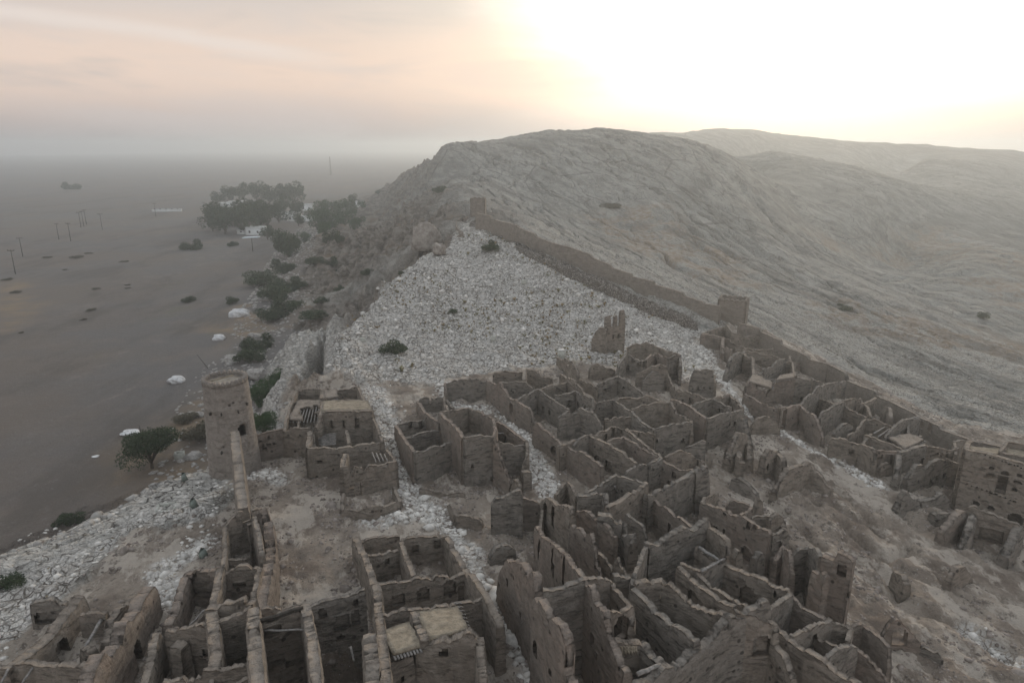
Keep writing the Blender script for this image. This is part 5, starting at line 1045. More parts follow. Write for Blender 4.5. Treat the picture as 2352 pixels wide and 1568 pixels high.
# rubble plinth of the upper wall: a low bank of packed stones
plinth = empty('stone_plinth', tuple(b0[0])); tag(plinth, 'bank of packed round stones along the foot of the long stepped town wall', 'stone bank')
wall(plinth, 'T', [(738,690,.9),(900,778,1.1),(1050,845,1.2),(1200,905,1.3),(1350,965,1.3),(1500,1030,1.3),(1700,1125,1.3),(1850,1195,1.3),(2000,1270,1.3),(2290,1370,1.2)], thick=2.4, rag=.5, mat='stones', batter=.5, round_top=.75, name='stone_bank') if 'stones' in M else None
def turret(label, name, c, w, d, hgt, yaw, door=True):
    g = empty(name, tuple(c)); tag(g, label, 'turret')
    base = gz(c[0], c[1]); ca, sa = math.cos(yaw), math.sin(yaw)
    cs = [(-w/2,-d/2),(w/2,-d/2),(w/2,d/2),(-w/2,d/2),(-w/2,-d/2)]
    z = base + hgt
    P = [(c[0]+x*ca-y*sa, c[1]+x*sa+y*ca, z) for x, y in cs]
    for a, b in zip(P[:-1], P[1:]):
        wall(g, 'S', [a, b], thick=.55, rag=.05, mat='mud4', world=True, step=.2, batter=.15, round_top=.05, ops=[])
    # little merlons
    V = []
    for a, b in zip(P[:-1], P[1:]):
        a = np.array(a); b = np.array(b); n = max(2, int(np.linalg.norm(b - a) / .9))
        for k in range(n):
            m0 = a + (b - a) * (k + .2) / n; m1 = a + (b - a) * (k + .75) / n; V.append(box_between(m0 + (0, 0, .05), m1 + (0, 0, .05), .38, .3))
    vv, ff = join(V); mesh_np('battlement', vv, ff, [M['mud4']], g)
    # floor inside
    q = [(c[0]+x*ca-y*sa, c[1]+x*sa+y*ca, z-.9) for x, y in cs[:4]]
    mesh_np('floor', q, [(0,1,2,3)], [M['mud4']], g)
    return g
c1 = locate('N', 682, 1150, 0.0); turret('square turret at the bend of the town wall, above the right-hand row of houses', 'wall_turret', c1 + np.array((0, 1.0, 0)), 5.0, 4.0, 4.6, R(-25))
c2 = locate('T', 755, 640, 0.0); turret('small far turret with a dark doorway at the top end of the town wall', 'wall_turret', c2 + np.array((.3, 1.0, 0)), 3.5, 3.2, 4.9, R(-5))
# ------------------------------------------------------------------ the round watchtower
def build_watchtower():
    c = locate('I', 550, 1180, 0.0); g = empty('watchtower', tuple(c)); bz = gz(c[0], c[1]) - .8
    tag(g, 'round tapering mud watchtower with a scalloped rim and one arched window', 'watchtower')
    H = 11.2; n = 72; nr = 52
    th = np.arange(n) * 2 * math.pi / n; zz = np.linspace(0, H, nr + 1)
    rad = 2.72 - .55 * (zz / H) ** .9
    A, Zg = np.meshgrid(th, zz); Rr = rad[:, None] + fbm(A * 4 / math.pi * 4, Zg / 1.4, 3, 5) * .05 + (RAG.rand(nr + 1, n) - .5) * .03
    Rr += (np.abs(Zg - 8.6) < .13) * .07 + (np.abs(Zg - 4.9) < .1) * .03
    X = c[0] + Rr * np.cos(A); Y = c[1] + Rr * np.sin(A); Z = bz + Zg
    Ri = Rr - .42; Xi = c[0] + Ri * np.cos(A); Yi = c[1] + Ri * np.sin(A)
    occ = np.ones((nr, n), bool)
    # arched window to the right of the wall, facing the camera
    aw = math.atan2(-c[1], -c[0]) + .50; zc = (zz[:-1] + zz[1:]) / 2; tc_ = th + math.pi / n
    da = (tc_[None, :] - aw + math.pi) % (2 * math.pi) - math.pi; ds = np.abs(da) * 2.5; dz = zc[:, None] - 5.6
    win = (ds < .5) & (dz > 0) & (dz < 1.25) & ~((dz > .8) & (np.hypot(ds, dz - .8) > .5)); occ &= ~win
    for a_, z_ in ((-.35, 4.9), (.05, 9.2), (.22, 9.3)):
        dd = (tc_[None, :] - (math.atan2(-c[1], -c[0]) + a_) + math.pi) % (2 * math.pi) - math.pi
        occ &= ~((np.abs(dd) * 2.4 < .12) & (np.abs(zc[:, None] - z_) < .14))
    O = np.stack([X, Y, Z], -1).reshape(-1, 3); I2 = np.stack([Xi, Yi, Z], -1).reshape(-1, 3); m0 = len(O)
    F = []
    for j in range(nr):
        for i in range(n):
            i2 = (i + 1) % n; a, b, d, e = j * n + i, j * n + i2, (j + 1) * n + i2, (j + 1) * n + i
            if occ[j, i]:
                F.append((a, b, d, e))
                if j > nr * .4: F.append((a + m0, e + m0, d + m0, b + m0))
                if j == nr - 1: F.append((e, d, d + m0, e + m0))
            else:
                for (p, q, oj, oi) in ((a, b, j - 1, i), (b, d, j, i2), (d, e, j + 1, i), (e, a, j, (i - 1) % n)):
                    if 0 <= oj < nr and occ[oj, oi]: F.append((p, q, q + m0, p + m0))
    mesh_np('tower_body', np.concatenate([O, I2]), F, [M['tower']], g)
    # scalloped parapet
    ns = 27; V = []
    rt = rad[-1]
    for k in range(ns):
        a0 = 2 * math.pi * k / ns; pts = []
        for q in range(7):
            aa = a0 + 2 * math.pi / ns * q / 6; hh = .02 + .42 * math.sin(math.pi * q / 6) ** .8; pts.append((aa, hh))
        vv = []; ff = []
        for aa, hh in pts:
            for rr, z_ in ((rt + .06, -.12), (rt + .06, hh), (rt - .36, hh), (rt - .36, -.12)): vv.append((c[0] + rr * math.cos(aa), c[1] + rr * math.sin(aa), bz + H + z_))
        for q in range(6):
            for w in range(4): ff.append((q * 4 + w, (q + 1) * 4 + w, (q + 1) * 4 + (w + 1) % 4, q * 4 + (w + 1) % 4))
        ff.append((0, 1, 2, 3)); ff.append((27, 26, 25, 24)); V.append((vv, ff))
    v, f = join(V); mesh_np('battlement', v, f, [M['tower']], g)
    # platform, slightly below the rim, and the curb ring
    P = [(c[0] + (rt - .3) * r_ * math.cos(a) , c[1] + (rt - .3) * r_ * math.sin(a), bz + H - .18 + fbm(np.array([r_ * 3 * math.cos(a)]), np.array([r_ * 3 * math.sin(a)]), 3, 3)[0] * .15) for r_ in (0.02, .35, .7, 1.06) for a in th]
    F = [(r_ * n + i, r_ * n + (i + 1) % n, (r_ + 1) * n + (i + 1) % n, (r_ + 1) * n + i) for r_ in range(3) for i in range(n)]
    mesh_np('platform', P, F, [M['straw2']], g)
    V = []
    fa = math.atan2(-c[1], -c[0])
    for a_, z_ in ((-.8, 8.4), (-.3, 8.4), (.38, 8.4), (.85, 8.9), (-.45, 4.3)):
        aa = fa + a_; q = int(z_ / H * nr); r1 = rad[q]
        V.append(box_between((c[0] + (r1 - .1) * math.cos(aa), c[1] + (r1 - .1) * math.sin(aa), bz + z_), (c[0] + (r1 + .25) * math.cos(aa), c[1] + (r1 + .25) * math.sin(aa), bz + z_ - .05), .08, .3))
    for k, (v, f) in enumerate(V): mesh_np('wooden_peg', v, f, [M['dark']], g)
    b = tube([(c[0] - 1.6, c[1] - .9, bz + H + .05), (c[0] + .4, c[1] + 1.3, bz + H + .1)], .07, 6); mesh_np('pole', b[0], b[1], [M['straw']], g)
M['tower'] = mat_mud('tower_plaster', (0.265, 0.235, 0.208), (0.345, 0.308, 0.272), (0.30, 0.265, 0.235), .5, .25)
M['straw2'] = mat_simple('trodden_pale_earth', (.30, .26, .21), (.42, .37, .31), 1.5)
build_watchtower()

# ------------------------------------------------------------------ boulders, markers, boxes, poles
def rock(name, c, r, mat, label, cat, group=None, seed=0, flat=.7, sub=4):
    import bmesh
    bm = bmesh.new(); bmesh.ops.create_icosphere(bm, subdivisions=sub, radius=1.0)
    V = np.array([v.co[:] for v in bm.verts]); F = [tuple(x.index for x in f.verts) for f in bm.faces]; bm.free()
    q = V * 1.0
    d = 1 + fbm(q[:, 0] * 1.1 + seed * 7 + q[:, 2], q[:, 1] * 1.1 + q[:, 2] * .7, 4, seed) * .55
    q = np.sign(q) * np.abs(q) ** .85
    V2 = q * d[:, None] * np.array(r) ; V2[:, 2] = np.maximum(V2[:, 2] * flat, -r[2] * .35)
    o = mesh_np(name, V2, F, [M[mat]], None, smooth=True); o.location = tuple(c); tag(o, label, cat, group); return o
t_ = NT('pale_boulder'); n_ = t_.noise(.9, 7, .7); c_ = t_.mix(t_.mr(n_, .3, .7), (0.30, .28, .26), (.50, .48, .45)); c_ = t_.mix(t_.mr(t_.vor(.7, t_.vadd(t_.pos, t_.noisec(.8), .6)), .03, 0, 0, .8), c_, (.12, .1, .09)); t_.col(c_); t_.norm(t_.bump(n_, .3, 1)); M['boulder'] = t_.mat
t_ = NT('whitewashed_boulder'); n_ = t_.noise(1.2, 6, .7); c_ = t_.mix(t_.mr(n_, .3, .6), (0.45, .45, .45), (.74, .74, .74)); t_.col(c_); t_.norm(t_.bump(n_, .2, 1)); M['wboulder'] = t_.mat
M['brownrock'] = mat_simple('brown_crag', (.22, .19, .165), (.42, .38, .34), .8, .95, .5)
def gp(x, y, reg='S'):
    p = locate(reg, x, y, 0.0); p[2] = gz(p[0], p[1]); return p
def px(p): return math.hypot(p[0], p[1], p[2] - CAM_Z) / FOC      # metres spanned by one sighted unit there
for (x, y, w, mat, lab) in [(404, 878, 30, 'wboulder', 'pale cracked boulder alone on the wadi gravel, left of the round watchtower'), (549, 724, 40, 'wboulder', 'long white boulder beside the row of dark shrubs'),
        (503, 780, 28, 'wboulder', 'low white boulder on the wadi edge below the long white one'), (592, 866, 44, 'boulder', 'pale rock showing just behind the rim of the round watchtower'),
        (299, 997, 38, 'wboulder', 'flat whitewashed stone beside the short dark post'), (220, 1048, 12, 'wboulder', 'small white stone alone on the gravel, down-left of the flat one'),
        (978, 576, 62, 'brownrock', 'great square-shouldered crag standing at the head of the slab'), (1010, 583, 28, 'brownrock', 'smaller brown rock leaning against the great crag'), (525, 880, 30, 'boulder', 'grey boulder half hidden behind the round watchtower'),
        (480, 940, 20, 'boulder', 'pale boulder on the bank, left side of the watchtower'), (455, 955, 22, 'boulder', 'pale low rock on the bank, lower left of the watchtower boulder'), (1004, 838, 9, 'boulder', 'round stone beside the dark slab bush'),
        (586, 775, 26, 'boulder', 'grey rock among the shrubs above the watchtower'), (536, 828, 34, 'boulder', 'broad pale rock ledge above the watchtower, on the wadi edge')]:
    p = gp(x, y); w_ = w * px(p) / 2
    hi = 1.5 if 'crag' in lab else .75
    rock('boulder', p + np.array((0, 0, w_ * (.75 if mat == 'brownrock' else .15))), (w_, w_ * .8, w_ * hi), mat, lab, 'boulder', seed=x % 17, flat=.85 if 'flat' not in lab else .25)
# small concrete markers on the slab
def marker(x, y, w, d, hgt, lab, capw=False):
    p = gp(x, y); g = empty('concrete_marker', tuple(p)); tag(g, lab, 'marker block')
    def bx(w, d, z0, z1, yaw=.2):
        ca, sa = math.cos(yaw), math.sin(yaw)
        V = [(p[0] + a * ca - b * sa, p[1] + a * sa + b * ca, p[2] + z) for z in (z0, z1) for a, b in ((-w/2,-d/2),(w/2,-d/2),(w/2,d/2),(-w/2,d/2))]
        return V, [(3,2,1,0),(4,5,6,7),(0,1,5,4),(1,2,6,5),(2,3,7,6),(3,0,4,7)]
    v, f = bx(w, d, -.3, hgt); mesh_np('block', v, f, [M['concrete']], g)
    v, f = bx(w * 1.06, d * 1.06, hgt + .003, hgt + .07); mesh_np('cap', v, f, [M['white'] if capw else M['concrete']], g)
M['concrete'] = mat_simple('weathered_concrete', (.38, .38, .34), (.52, .52, .47), 3)
marker(1289, 822, .95, .8, 1.35, 'square pale concrete block with a bright top, where the slab meets the ruins', True)
marker(833, 786 + 0, .8, .6, .7, 'grey concrete block low on the left part of the white slab'); marker(1133, 784, .8, .7, .6, 'low grey block in the middle of the white slab'); marker(1204, 650, .9, .8, .6, 'low grey block high on the white slab, near the town wall')
# wedge-shaped lamp housings by the rock shelf
M['greenish'] = mat_simple('faded_green_sheet', (.17, .20, .18), (.24, .27, .24), 4)
for x, y, lab in ((448, 1172, 'grey-green wedge-shaped box on the pale stones, left of the bright-topped wall'), (469, 1275, 'grey-green wedge-shaped box nearest the rounded room'), (426, 1108, 'pointed grey box at the top edge of the rock shelf')):
    p = gp(x, y); w = .55
    V = [(-w, -.5, -.1), (w, -.5, -.1), (w, .5, -.1), (-w, .5, -.1), (-.12, -.1, 1.35), (.12, .3, 1.35), (-w * .8, .45, .5), (w, .45, .5)]
    F = [(3, 2, 1, 0), (0, 1, 5, 4), (1, 2, 7, 5), (2, 3, 6, 7), (3, 0, 4, 6), (4, 5, 7, 6)]
    o = mesh_np('lamp_box', V, F, [M['greenish']]); o.location = tuple(p); o.rotation_euler = (0, 0, x * .3); o.scale = (.62, .62, .62); tag(o, lab, 'box')
for x, y, hh, lab, ww in ((413, 1052, .8, 'open concrete well box on the bank beside the dark acacia', 1.1), (383, 1170, .25, 'flat square frame lying at the edge of the rock shelf', 1.5)):
    p = gp(x, y); g = empty('well_box', tuple(p)); tag(g, lab, 'well box'); ya = .3; ca, sa = math.cos(ya), math.sin(ya)
    cs = [(p[0] + a * ca - b * sa, p[1] + a * sa + b * ca, p[2] + hh) for a, b in ((-ww/2,-ww/2),(ww/2,-ww/2),(ww/2,ww/2),(-ww/2,ww/2),(-ww/2,-ww/2))]
    for a, b in zip(cs[:-1], cs[1:]):
        v, f = box_between(np.array(a) - (0, 0, hh / 2), np.array(b) - (0, 0, hh / 2), .24, hh + .3); mesh_np('wall', v, f, [M['concrete']], g)
    q = [(c0[0], c0[1], c0[2] - .3) for c0 in cs[:4]]; mesh_np('floor', q, [(0, 1, 2, 3)], [M['dark']], g)  # dark sheet stands in for the shade inside the box
# low curved wall at the head of the slab
h = house('low curving stone wall at the head of the slab, below the far turret', at=at('T', 600, 840), name='curved_wall', cat='wall')
W(h,'T',(532,825,1.2),(600,800,1.2),(640,775,1.2),(654,758,1.1),(632,745,1.0),(612,715,1.0),(610,680,1.0),(650,655,1.0),(690,652,1.0),rag=.05,thick=.4,mat='mud4',step=.4)
# posts and power poles
M['pole'] = mat_simple('dark_pole', (.06, .055, .05), (.11, .10, .09), 2)
def post(p0, p1, r, lab, name='post'):
    v, f = tube([p0, p1], [r, r * .8], 8); o = mesh_np(name, v, f, [M['pole']]); tag(o, lab, 'post'); return o
p = gp(327, 1010); post(p - (0, 0, .3), p + (-.1, 0, 2.4), .09, 'short dark post standing behind the acacia on the wadi edge')
p = gp(478, 846); post(p, p + (-3.3, 3.0, 2.0), .08, 'dark pole leaning out over the gravel above the watchtower')
def pole_proto(hgt):
    g = empty('power_pole'); v, f = tube([(0, 0, -.5), (0, 0, hgt)], [.17, .11], 8); mesh_np('mast', v, f, [M['pole']], g)
    v, f = box_between((-1.3, 0, hgt - .35), (1.3, 0, hgt - .35), .14, .16); mesh_np('crossarm', v, f, [M['pole']], g)
    for x in (-1.15, 0, 1.15):
        v, f = tube([(x, 0, hgt - .3), (x, 0, hgt + .1)], [.09, .06], 6); mesh_np('insulator', v, f, [M['pole']], g)
    return g
def dup(root):
    r = root.copy(); C.objects.link(r)
    for ch in root.children:
        c2 = ch.copy(); C.objects.link(c2); c2.parent = r
        for g2 in ch.children:
            d2 = g2.copy(); C.objects.link(d2); d2.parent = c2
    return r
PP = pole_proto(9.0)
POLES = [(38, 669, 'nearest power pole, at the far left edge of the plain'), (56, 627, 'second power pole from the left edge'), (144, 585, 'power pole standing behind the second one, left plain'), (173, 589, 'lone power pole right of the third, beside a flat green shrub'),
         (198, 556, 'left pole of the tight trio of power poles'), (205, 553, 'middle pole of the tight trio of power poles'), (211, 548, 'right pole of the tight trio of power poles'), (250, 561, 'tall power pole with a clear crossarm, right of the trio'),
         (381, 529, 'faint power pole alone in the middle of the hazy plain'), (500, 526, 'faint power pole at the left edge of the dark trees')]
for i, (x, y, lab) in enumerate(POLES):
    p = gp(x / 1.063, y / 1.063)
    o = PP if i == 0 else dup(PP); o.location = tuple(p); o.rotation_euler = (0, 0, .25 * math.sin(i * 2)); s_ = 1.0 if i not in (1, 2) else .9; o.scale = (s_,) * 3; tag(o, lab, 'power pole', 'power poles across the gravel plain')
# radio mast far away, sign by the shrubs
p = gp(760, 402); g = empty('radio_mast', tuple(p)); tag(g, 'tall thin lattice mast far off in the haze above the trees', 'radio mast')
for q in range(3):
    a = 2.1 * q; v, f = tube([(p[0] + math.cos(a) * 1.2, p[1] + math.sin(a) * 1.2, p[2] - 1), (p[0] + math.cos(a) * .4, p[1] + math.sin(a) * .4, p[2] + 38 * px(p))], .22, 5); mesh_np('mast_leg', v, f, [M['pole']], g)
v, f = join([box_between((p[0] - 1, p[1], p[2] + k * 3.5), (p[0] + 1, p[1], p[2] + k * 3.5 + 3), .15, .15) for k in range(7)]); mesh_np('bracing', v, f, [M['pole']], g)
M['bluewhite'] = mat_simple('sky_blue_sheet', (.55, .62, .68), (.70, .76, .80), 1)
p = gp(581, 578); g = empty('sign_canopy', tuple(p)); tag(g, 'pale flat canopy on one dark post beside the low farm house', 'canopy')
v, f = tube([(p[0], p[1], p[2]), (p[0], p[1], p[2] + 6)], .15, 6); mesh_np('post', v, f, [M['pole']], g)
v, f = box_between((p[0] - 3.6, p[1], p[2] + 6.2), (p[0] + 3.4, p[1], p[2] + 6.5), 3.4, .4); mesh_np('canopy_sheet', v, f, [M['bluewhite']], g)

# ------------------------------------------------------------------ farm houses on the plain
M['offwhite'] = mat_simple('lime_painted_wall', (.62, .63, .62), (.74, .75, .74), .6)
def farm(x, y, w, d, hgt, lab, yaw=0.1, blocks=((0, 0, 1, 1, 1),)):
    p = gp(x, y); g = empty('farm_house', tuple(p)); tag(g, lab, 'farm house', None); ca, sa = math.cos(yaw), math.sin(yaw)
    for (ox, oy, sx, sy, sz) in blocks:
        W_, D_, H_ = w * sx, d * sy, hgt * sz
        def P(a, b, z): a += ox * w; b += oy * d; return (p[0] + a * ca - b * sa, p[1] + a * sa + b * ca, p[2] + z)
        cs = ((-W_/2,-D_/2),(W_/2,-D_/2),(W_/2,D_/2),(-W_/2,D_/2))
        V = [P(a, b, z) for z in (-1, H_) for a, b in cs]; mesh_np('wall', V, [(4,5,6,7),(0,1,5,4),(1,2,6,5),(2,3,7,6),(3,0,4,7)], [M['offwhite']], g)
        rim = [P(a, b, H_) for a, b in cs]
        v, f = join([box_between(np.array(rim[k]) + (0, 0, .2), np.array(rim[(k + 1) % 4]) + (0, 0, .2), .3, .55) for k in range(4)]); mesh_np('parapet', v, f, [M['offwhite']], g)
        for q in range(max(1, int(W_ / 4))):
            xx = -W_/2 + (q + .5) * W_ / max(1, int(W_ / 4)); V = [P(xx + a, -D_/2 - .03, z) for a, z in ((-.5, 1.1), (.5, 1.1), (.5, 2.3), (-.5, 2.3))] + [P(xx + a, -D_/2 + .1, z) for a, z in ((-.5, 1.1), (.5, 1.1), (.5, 2.3), (-.5, 2.3))]
            mesh_np('window', V, [(0,1,2,3),(4,7,6,5),(0,4,5,1),(1,5,6,2),(2,6,7,3),(3,7,4,0)], [M['dark']], g)  # dark panel painted for the shade in a window opening
farm(547, 482, 12, 9, 5.5, 'white stepped farm house rising behind the darkest trees', .1, ((0, 0, 1, 1, 1.1), (-.7, 0, .6, .9, .9), (.75, 0, .5, .8, .7)))
farm(590, 538, 9, 7, 3.6, 'low pale house with dark openings at the front of the trees', -.1, ((0, 0, 1, 1, 1), (-.9, .1, .5, .6, .5)))
farm(664, 500, 15, 8, 3.2, 'long flat-roofed white shed between the two groups of trees', .05); farm(692, 507, 16, 6, 2.6, 'longest low white roof just in front of the white shed', .05)
farm(706, 483, 8, 7, 4, 'small pale house half hidden by the central dark tree'); farm(826, 473, 6, 5, 3.5, 'tiny white hut at the right end of the trees near the slope'); farm(384, 486, 20, 3, 1.2, 'long low white wall lying out on the hazy plain')

# ------------------------------------------------------------------ trees and bushes
def mat_leaf(name, a, b):
    t = NT(name, .8); n = t.noise(.9, 3); o = t.N.new('ShaderNodeObjectInfo')
    c = t.mix(t.mr(n, .3, .7), a, b); c = t.mix(t.m('MULTIPLY', o.outputs['Random'], .35), c, tuple(x * .55 for x in a)); t.col(c); return t.mat
M['leaf'] = mat_leaf('grey_green_leaf', (.042, .064, .034), (.085, .110, .058)); M['leaf2'] = mat_leaf('fresh_green_leaf', (.035, .075, .028), (.07, .12, .045)); M['leaf3'] = mat_leaf('dry_olive_twigs', (.085, .078, .055), (.145, .13, .09))
M['bark'] = mat_simple('rough_bark', (.09, .075, .06), (.15, .125, .10), 5)
def crown_mesh(seed, n, w, h, z0, leaf, lobes=9):
    r = np.random.RandomState(seed)
    aa = r.uniform(0, 6.28, lobes); rr = np.sqrt(r.uniform(0, 1, lobes)) * .68 * w; L = np.c_[np.cos(aa) * rr, np.sin(aa) * rr, z0 + h * r.uniform(.2, .85, lobes)]; Lr = r.uniform(.3, .5, lobes) * w * .95
    k = r.randint(0, lobes, n); d = r.normal(size=(n, 3)); d /= np.linalg.norm(d, axis=1)[:, None]; rad = Lr[k] * r.uniform(.45, 1.05, n) ** .6
    c = L[k] + d * rad[:, None] * np.array((1, 1, .72)); c[:, 2] = np.maximum(c[:, 2], z0 * .5 + .05)
    c += r.normal(size=c.shape) * leaf * .5
    a = r.normal(size=(n, 3)); a /= np.linalg.norm(a, axis=1)[:, None]; b = np.cross(a, r.normal(size=(n, 3))); b /= np.linalg.norm(b, axis=1)[:, None]
    s = leaf * r.uniform(.6, 1.5, n)[:, None]
    V = np.stack([c - a * s, c + b * s * .45, c + a * s, c - b * s * .45], 1).reshape(-1, 3)
    return V, np.arange(4 * n).reshape(n, 4), L
def tree_proto(name, seed, n, w, h, trunk, leaf, mat, lobes=9):
    """a crown of leaf clumps over a tapered trunk with limbs"""
    g = empty(name); V, F, L = crown_mesh(seed, n, w, h, trunk, leaf, lobes); mesh_np('crown', V, F, [M[mat]], g)
    parts = [tube([(0, 0, -.4), (.06 * w, .02 * w, trunk * .6), (0, 0, trunk + h * .3)], [.055 * w, .045 * w, .03 * w], 7)]
    for l in L[:6]: parts.append(tube([(0, 0, trunk * .7), (l[0] * .5, l[1] * .5, (trunk + l[2]) * .5), tuple(l)], [.03 * w, .02 * w, .008 * w], 5))
    v, f = join(parts); mesh_np('trunk', v, f, [M['bark']], g); return g
protos = {}
def proto(kind):
    spec = {'acacia': ('tree', 3, 9000, 1.0, .9, .35, .030, 'leaf', 14), 'green': ('tree', 5, 9000, 1.0, 1.0, .15, .030, 'leaf2', 14), 'bush': ('bush', 8, 3500, 1.0, .8, .05, .045, 'leaf', 9), 'dry': ('bush', 9, 3000, 1.0, .75, .05, .045, 'leaf3', 9),
            'far': ('tree', 11, 2600, 1.0, 1.3, .2, .05, 'leaf', 12), 'far2': ('tree', 13, 2600, 1.0, 1.2, .2, .05, 'leaf2', 12)}[kind]
    return spec
NT_ = [0]
def plant(kind, x, y, w, hs, lab, cat='bush', group=None, reg='S', dz=0.0):
    """w = width in sighted units"""
    spec = proto(kind); NT_[0] += 1; v = NT_[0] % 2; key = (kind, v)
    if key in protos: o = dup(protos[key])
    else: o = protos[key] = tree_proto(spec[0], spec[1] + 20 * v, *spec[2:])
    p = gp(x, y, reg); sc = w * px(p) / 1.55
    o.location = (p[0], p[1], p[2] - .05 * sc + dz); o.scale = (sc, sc, sc * hs); o.rotation_euler = (0, 0, NT_[0] * 1.7); tag(o, lab, cat, group); return o
plant('acacia', 350, 1078, 100, 1.1, 'wide dark acacia standing at the wadi edge, left of the round watchtower', 'tree')
plant('green', 606, 918, 58, 1.45, 'fresh green tree tucked between the watchtower and the rock fin', 'tree'); plant('green', 605, 1000, 55, 1.2, 'smaller green tree below the fresh green one, behind the tan wall', 'tree'); plant('green', 640, 870, 45, 1.2, 'green bush against the foot of the rock fin', 'tree')
plant('dry', 455, 1010, 75, .8, 'leafless brown thicket at the left foot of the watchtower'); plant('dry', 425, 965, 50, .6, 'low brown scrub on the bank above the acacia'); plant('bush', 160, 1205, 45, .9, 'dark bush hanging over the edge of the near rock shelf')
plant('bush', 5, 1345, 60, .8, 'dark bush cut off by the left edge of the picture'); plant('bush', 905, 812, 55, .85, 'olive bush low on the white slab', reg='S'); plant('bush', 1127, 578, 38, 1.0, 'round green bush high on the white slab near the town wall')
plant('bush', 1012, 447, 32, .9, 'dark bush in the gully above the great crag'); plant('bush', 845, 632, 30, .9, 'bush on the brown slope, directly above the slab edge'); plant('bush', 922, 630, 16, .9, 'small green bush in the cleft beside the slab'); plant('bush', 1940, 703, 32, .5, 'flat dark bush on the dip slope right of the turret')
plant('bush', 2257, 733, 22, .9, 'green bush far right on the dip slope'); plant('bush', 435, 692, 28, .8, 'lone round bush on the open gravel, left of two'); plant('bush', 533, 698, 26, 1.0, 'lone bush on the gravel, right of two')
plant('dry', 1400, 480, 40, .5, 'brown thorn thicket on the upper hillside'); plant('bush', 1040, 718, 22, .7, 'olive tuft bush in the middle of the white slab'); plant('bush', 720, 742, 60, .5, 'green mat of bush lying along the back of the rock fin')
for x, y, w, hs, lab in [(662, 592, 62, 1.5, 'tall dark shrub, highest of the row at the foot of the slope'), (655, 625, 50, 1.0, 'dark shrub under the tallest one'), (600, 655, 75, .7, 'low wide shrub, leftmost of the row'), (655, 668, 62, .9, 'dense dark shrub in the middle of the row'),
        (632, 690, 62, .9, 'dark shrub left of the middle of the row'), (665, 712, 60, .9, 'dark shrub above the rock fin'), (625, 735, 60, .8, 'shrub on the left shoulder of the rock fin'), (590, 800, 60, .9, 'grey thicket between watchtower and rock fin'),
        (575, 830, 55, .9, 'lowest grey thicket, just above the watchtower'), (545, 870, 46, .7, 'brown-grey thicket touching the top of the watchtower'), (768, 560, 40, 1.3, 'dark tree on the lower hillside, right of the sandy strip'), (757, 590, 36, .9, 'bush below the dark hillside tree'),
        (722, 610, 36, .8, 'round bush on the nose of the hillside'), (785, 618, 26, .8, 'bush on the pale hillside nose'), (740, 690, 30, .8, 'bush in the brown gully behind the fin'), (780, 668, 24, .8, 'small bush in the upper brown gully'), (690, 660, 30, .7, 'bush by the sandy strip')]:
    plant('bush', x, y, w, hs, lab, 'shrub', 'shrubs along the foot of the slope')
FT = [(490, 532, 50), (520, 538, 56), (555, 536, 56), (590, 530, 60), (615, 524, 52), (505, 515, 44), (640, 512, 40), (540, 520, 50), (575, 515, 50), (620, 470, 40), (590, 465, 40), (560, 462, 36), (530, 468, 34), (648, 466, 38), (675, 470, 44), (655, 492, 40), (686, 500, 34), (685, 520, 26),
      (730, 530, 44), (760, 532, 48), (790, 528, 44), (735, 505, 40), (770, 500, 40), (805, 505, 38), (820, 535, 34), (745, 550, 30), (700, 560, 26), (832, 478, 18), (870, 452, 14), (615, 552, 30), (640, 560, 24), (500, 470, 26), (810, 470, 22)]
WORD = ['first', 'second', 'third', 'fourth', 'fifth', 'sixth', 'seventh', 'eighth', 'ninth', 'tenth']
for i, (x, y, w) in enumerate(FT):
    part = 'big dark clump' if i < 9 else 'hazy palm line behind' if i < 16 else 'trees between the houses' if i < 18 else 'right-hand clump' if i < 25 else 'scattered farm trees'
    st = {0: 0, 9: 9, 16: 16, 18: 18, 25: 25}; k0 = max(k for k in st if k <= i)
    plant('far2' if 18 <= i < 28 else 'far', x, y, w, 1.15, '%s tree of the %s on the hazy plain' % (WORD[i - k0], part), 'tree', 'trees of the farm on the plain')
# flat desert shrubs on the far plain
for i, (x, y, w, lab) in enumerate([(108, 592, 22, 'flat shrub below the second power pole'), (205, 582, 18, 'shrub to the right of the lone power pole'), (178, 592, 32, 'low green mat under the lone power pole'), (285, 602, 20, 'dark flat shrub in mid-plain'), (292, 655, 16, 'twin flat shrub, upper one'),
        (293, 648 + 14, 14, 'twin flat shrub, lower one'), (38, 672, 26, 'dark mat at the foot of the nearest power pole'), (166, 435, 28, 'big solitary tree far out in the haze'), (15, 644, 26, 'dark shrub patch at the left edge'), (440, 573, 40, 'long low scrub line before the dark trees'), (222, 664, 22, 'lone flat shrub right of the tracks'),
        (212, 714, 26, 'pale olive tuft patch on the gravel'), (192, 735, 18, 'second olive tuft patch on the gravel'), (47, 764, 14, 'small olive tuft near the left edge'), (150, 620, 14, 'small flat shrub left of mid-plain'), (535, 565, 22, 'scrub at the left foot of the dark trees')]):
    plant('bush' if 'tree' in lab else 'dry', x, y, w * (1 if 'tree' in lab else .75), .35 if 'tree' not in lab else .9, lab, 'shrub', 'flat shrubs on the gravel plain')

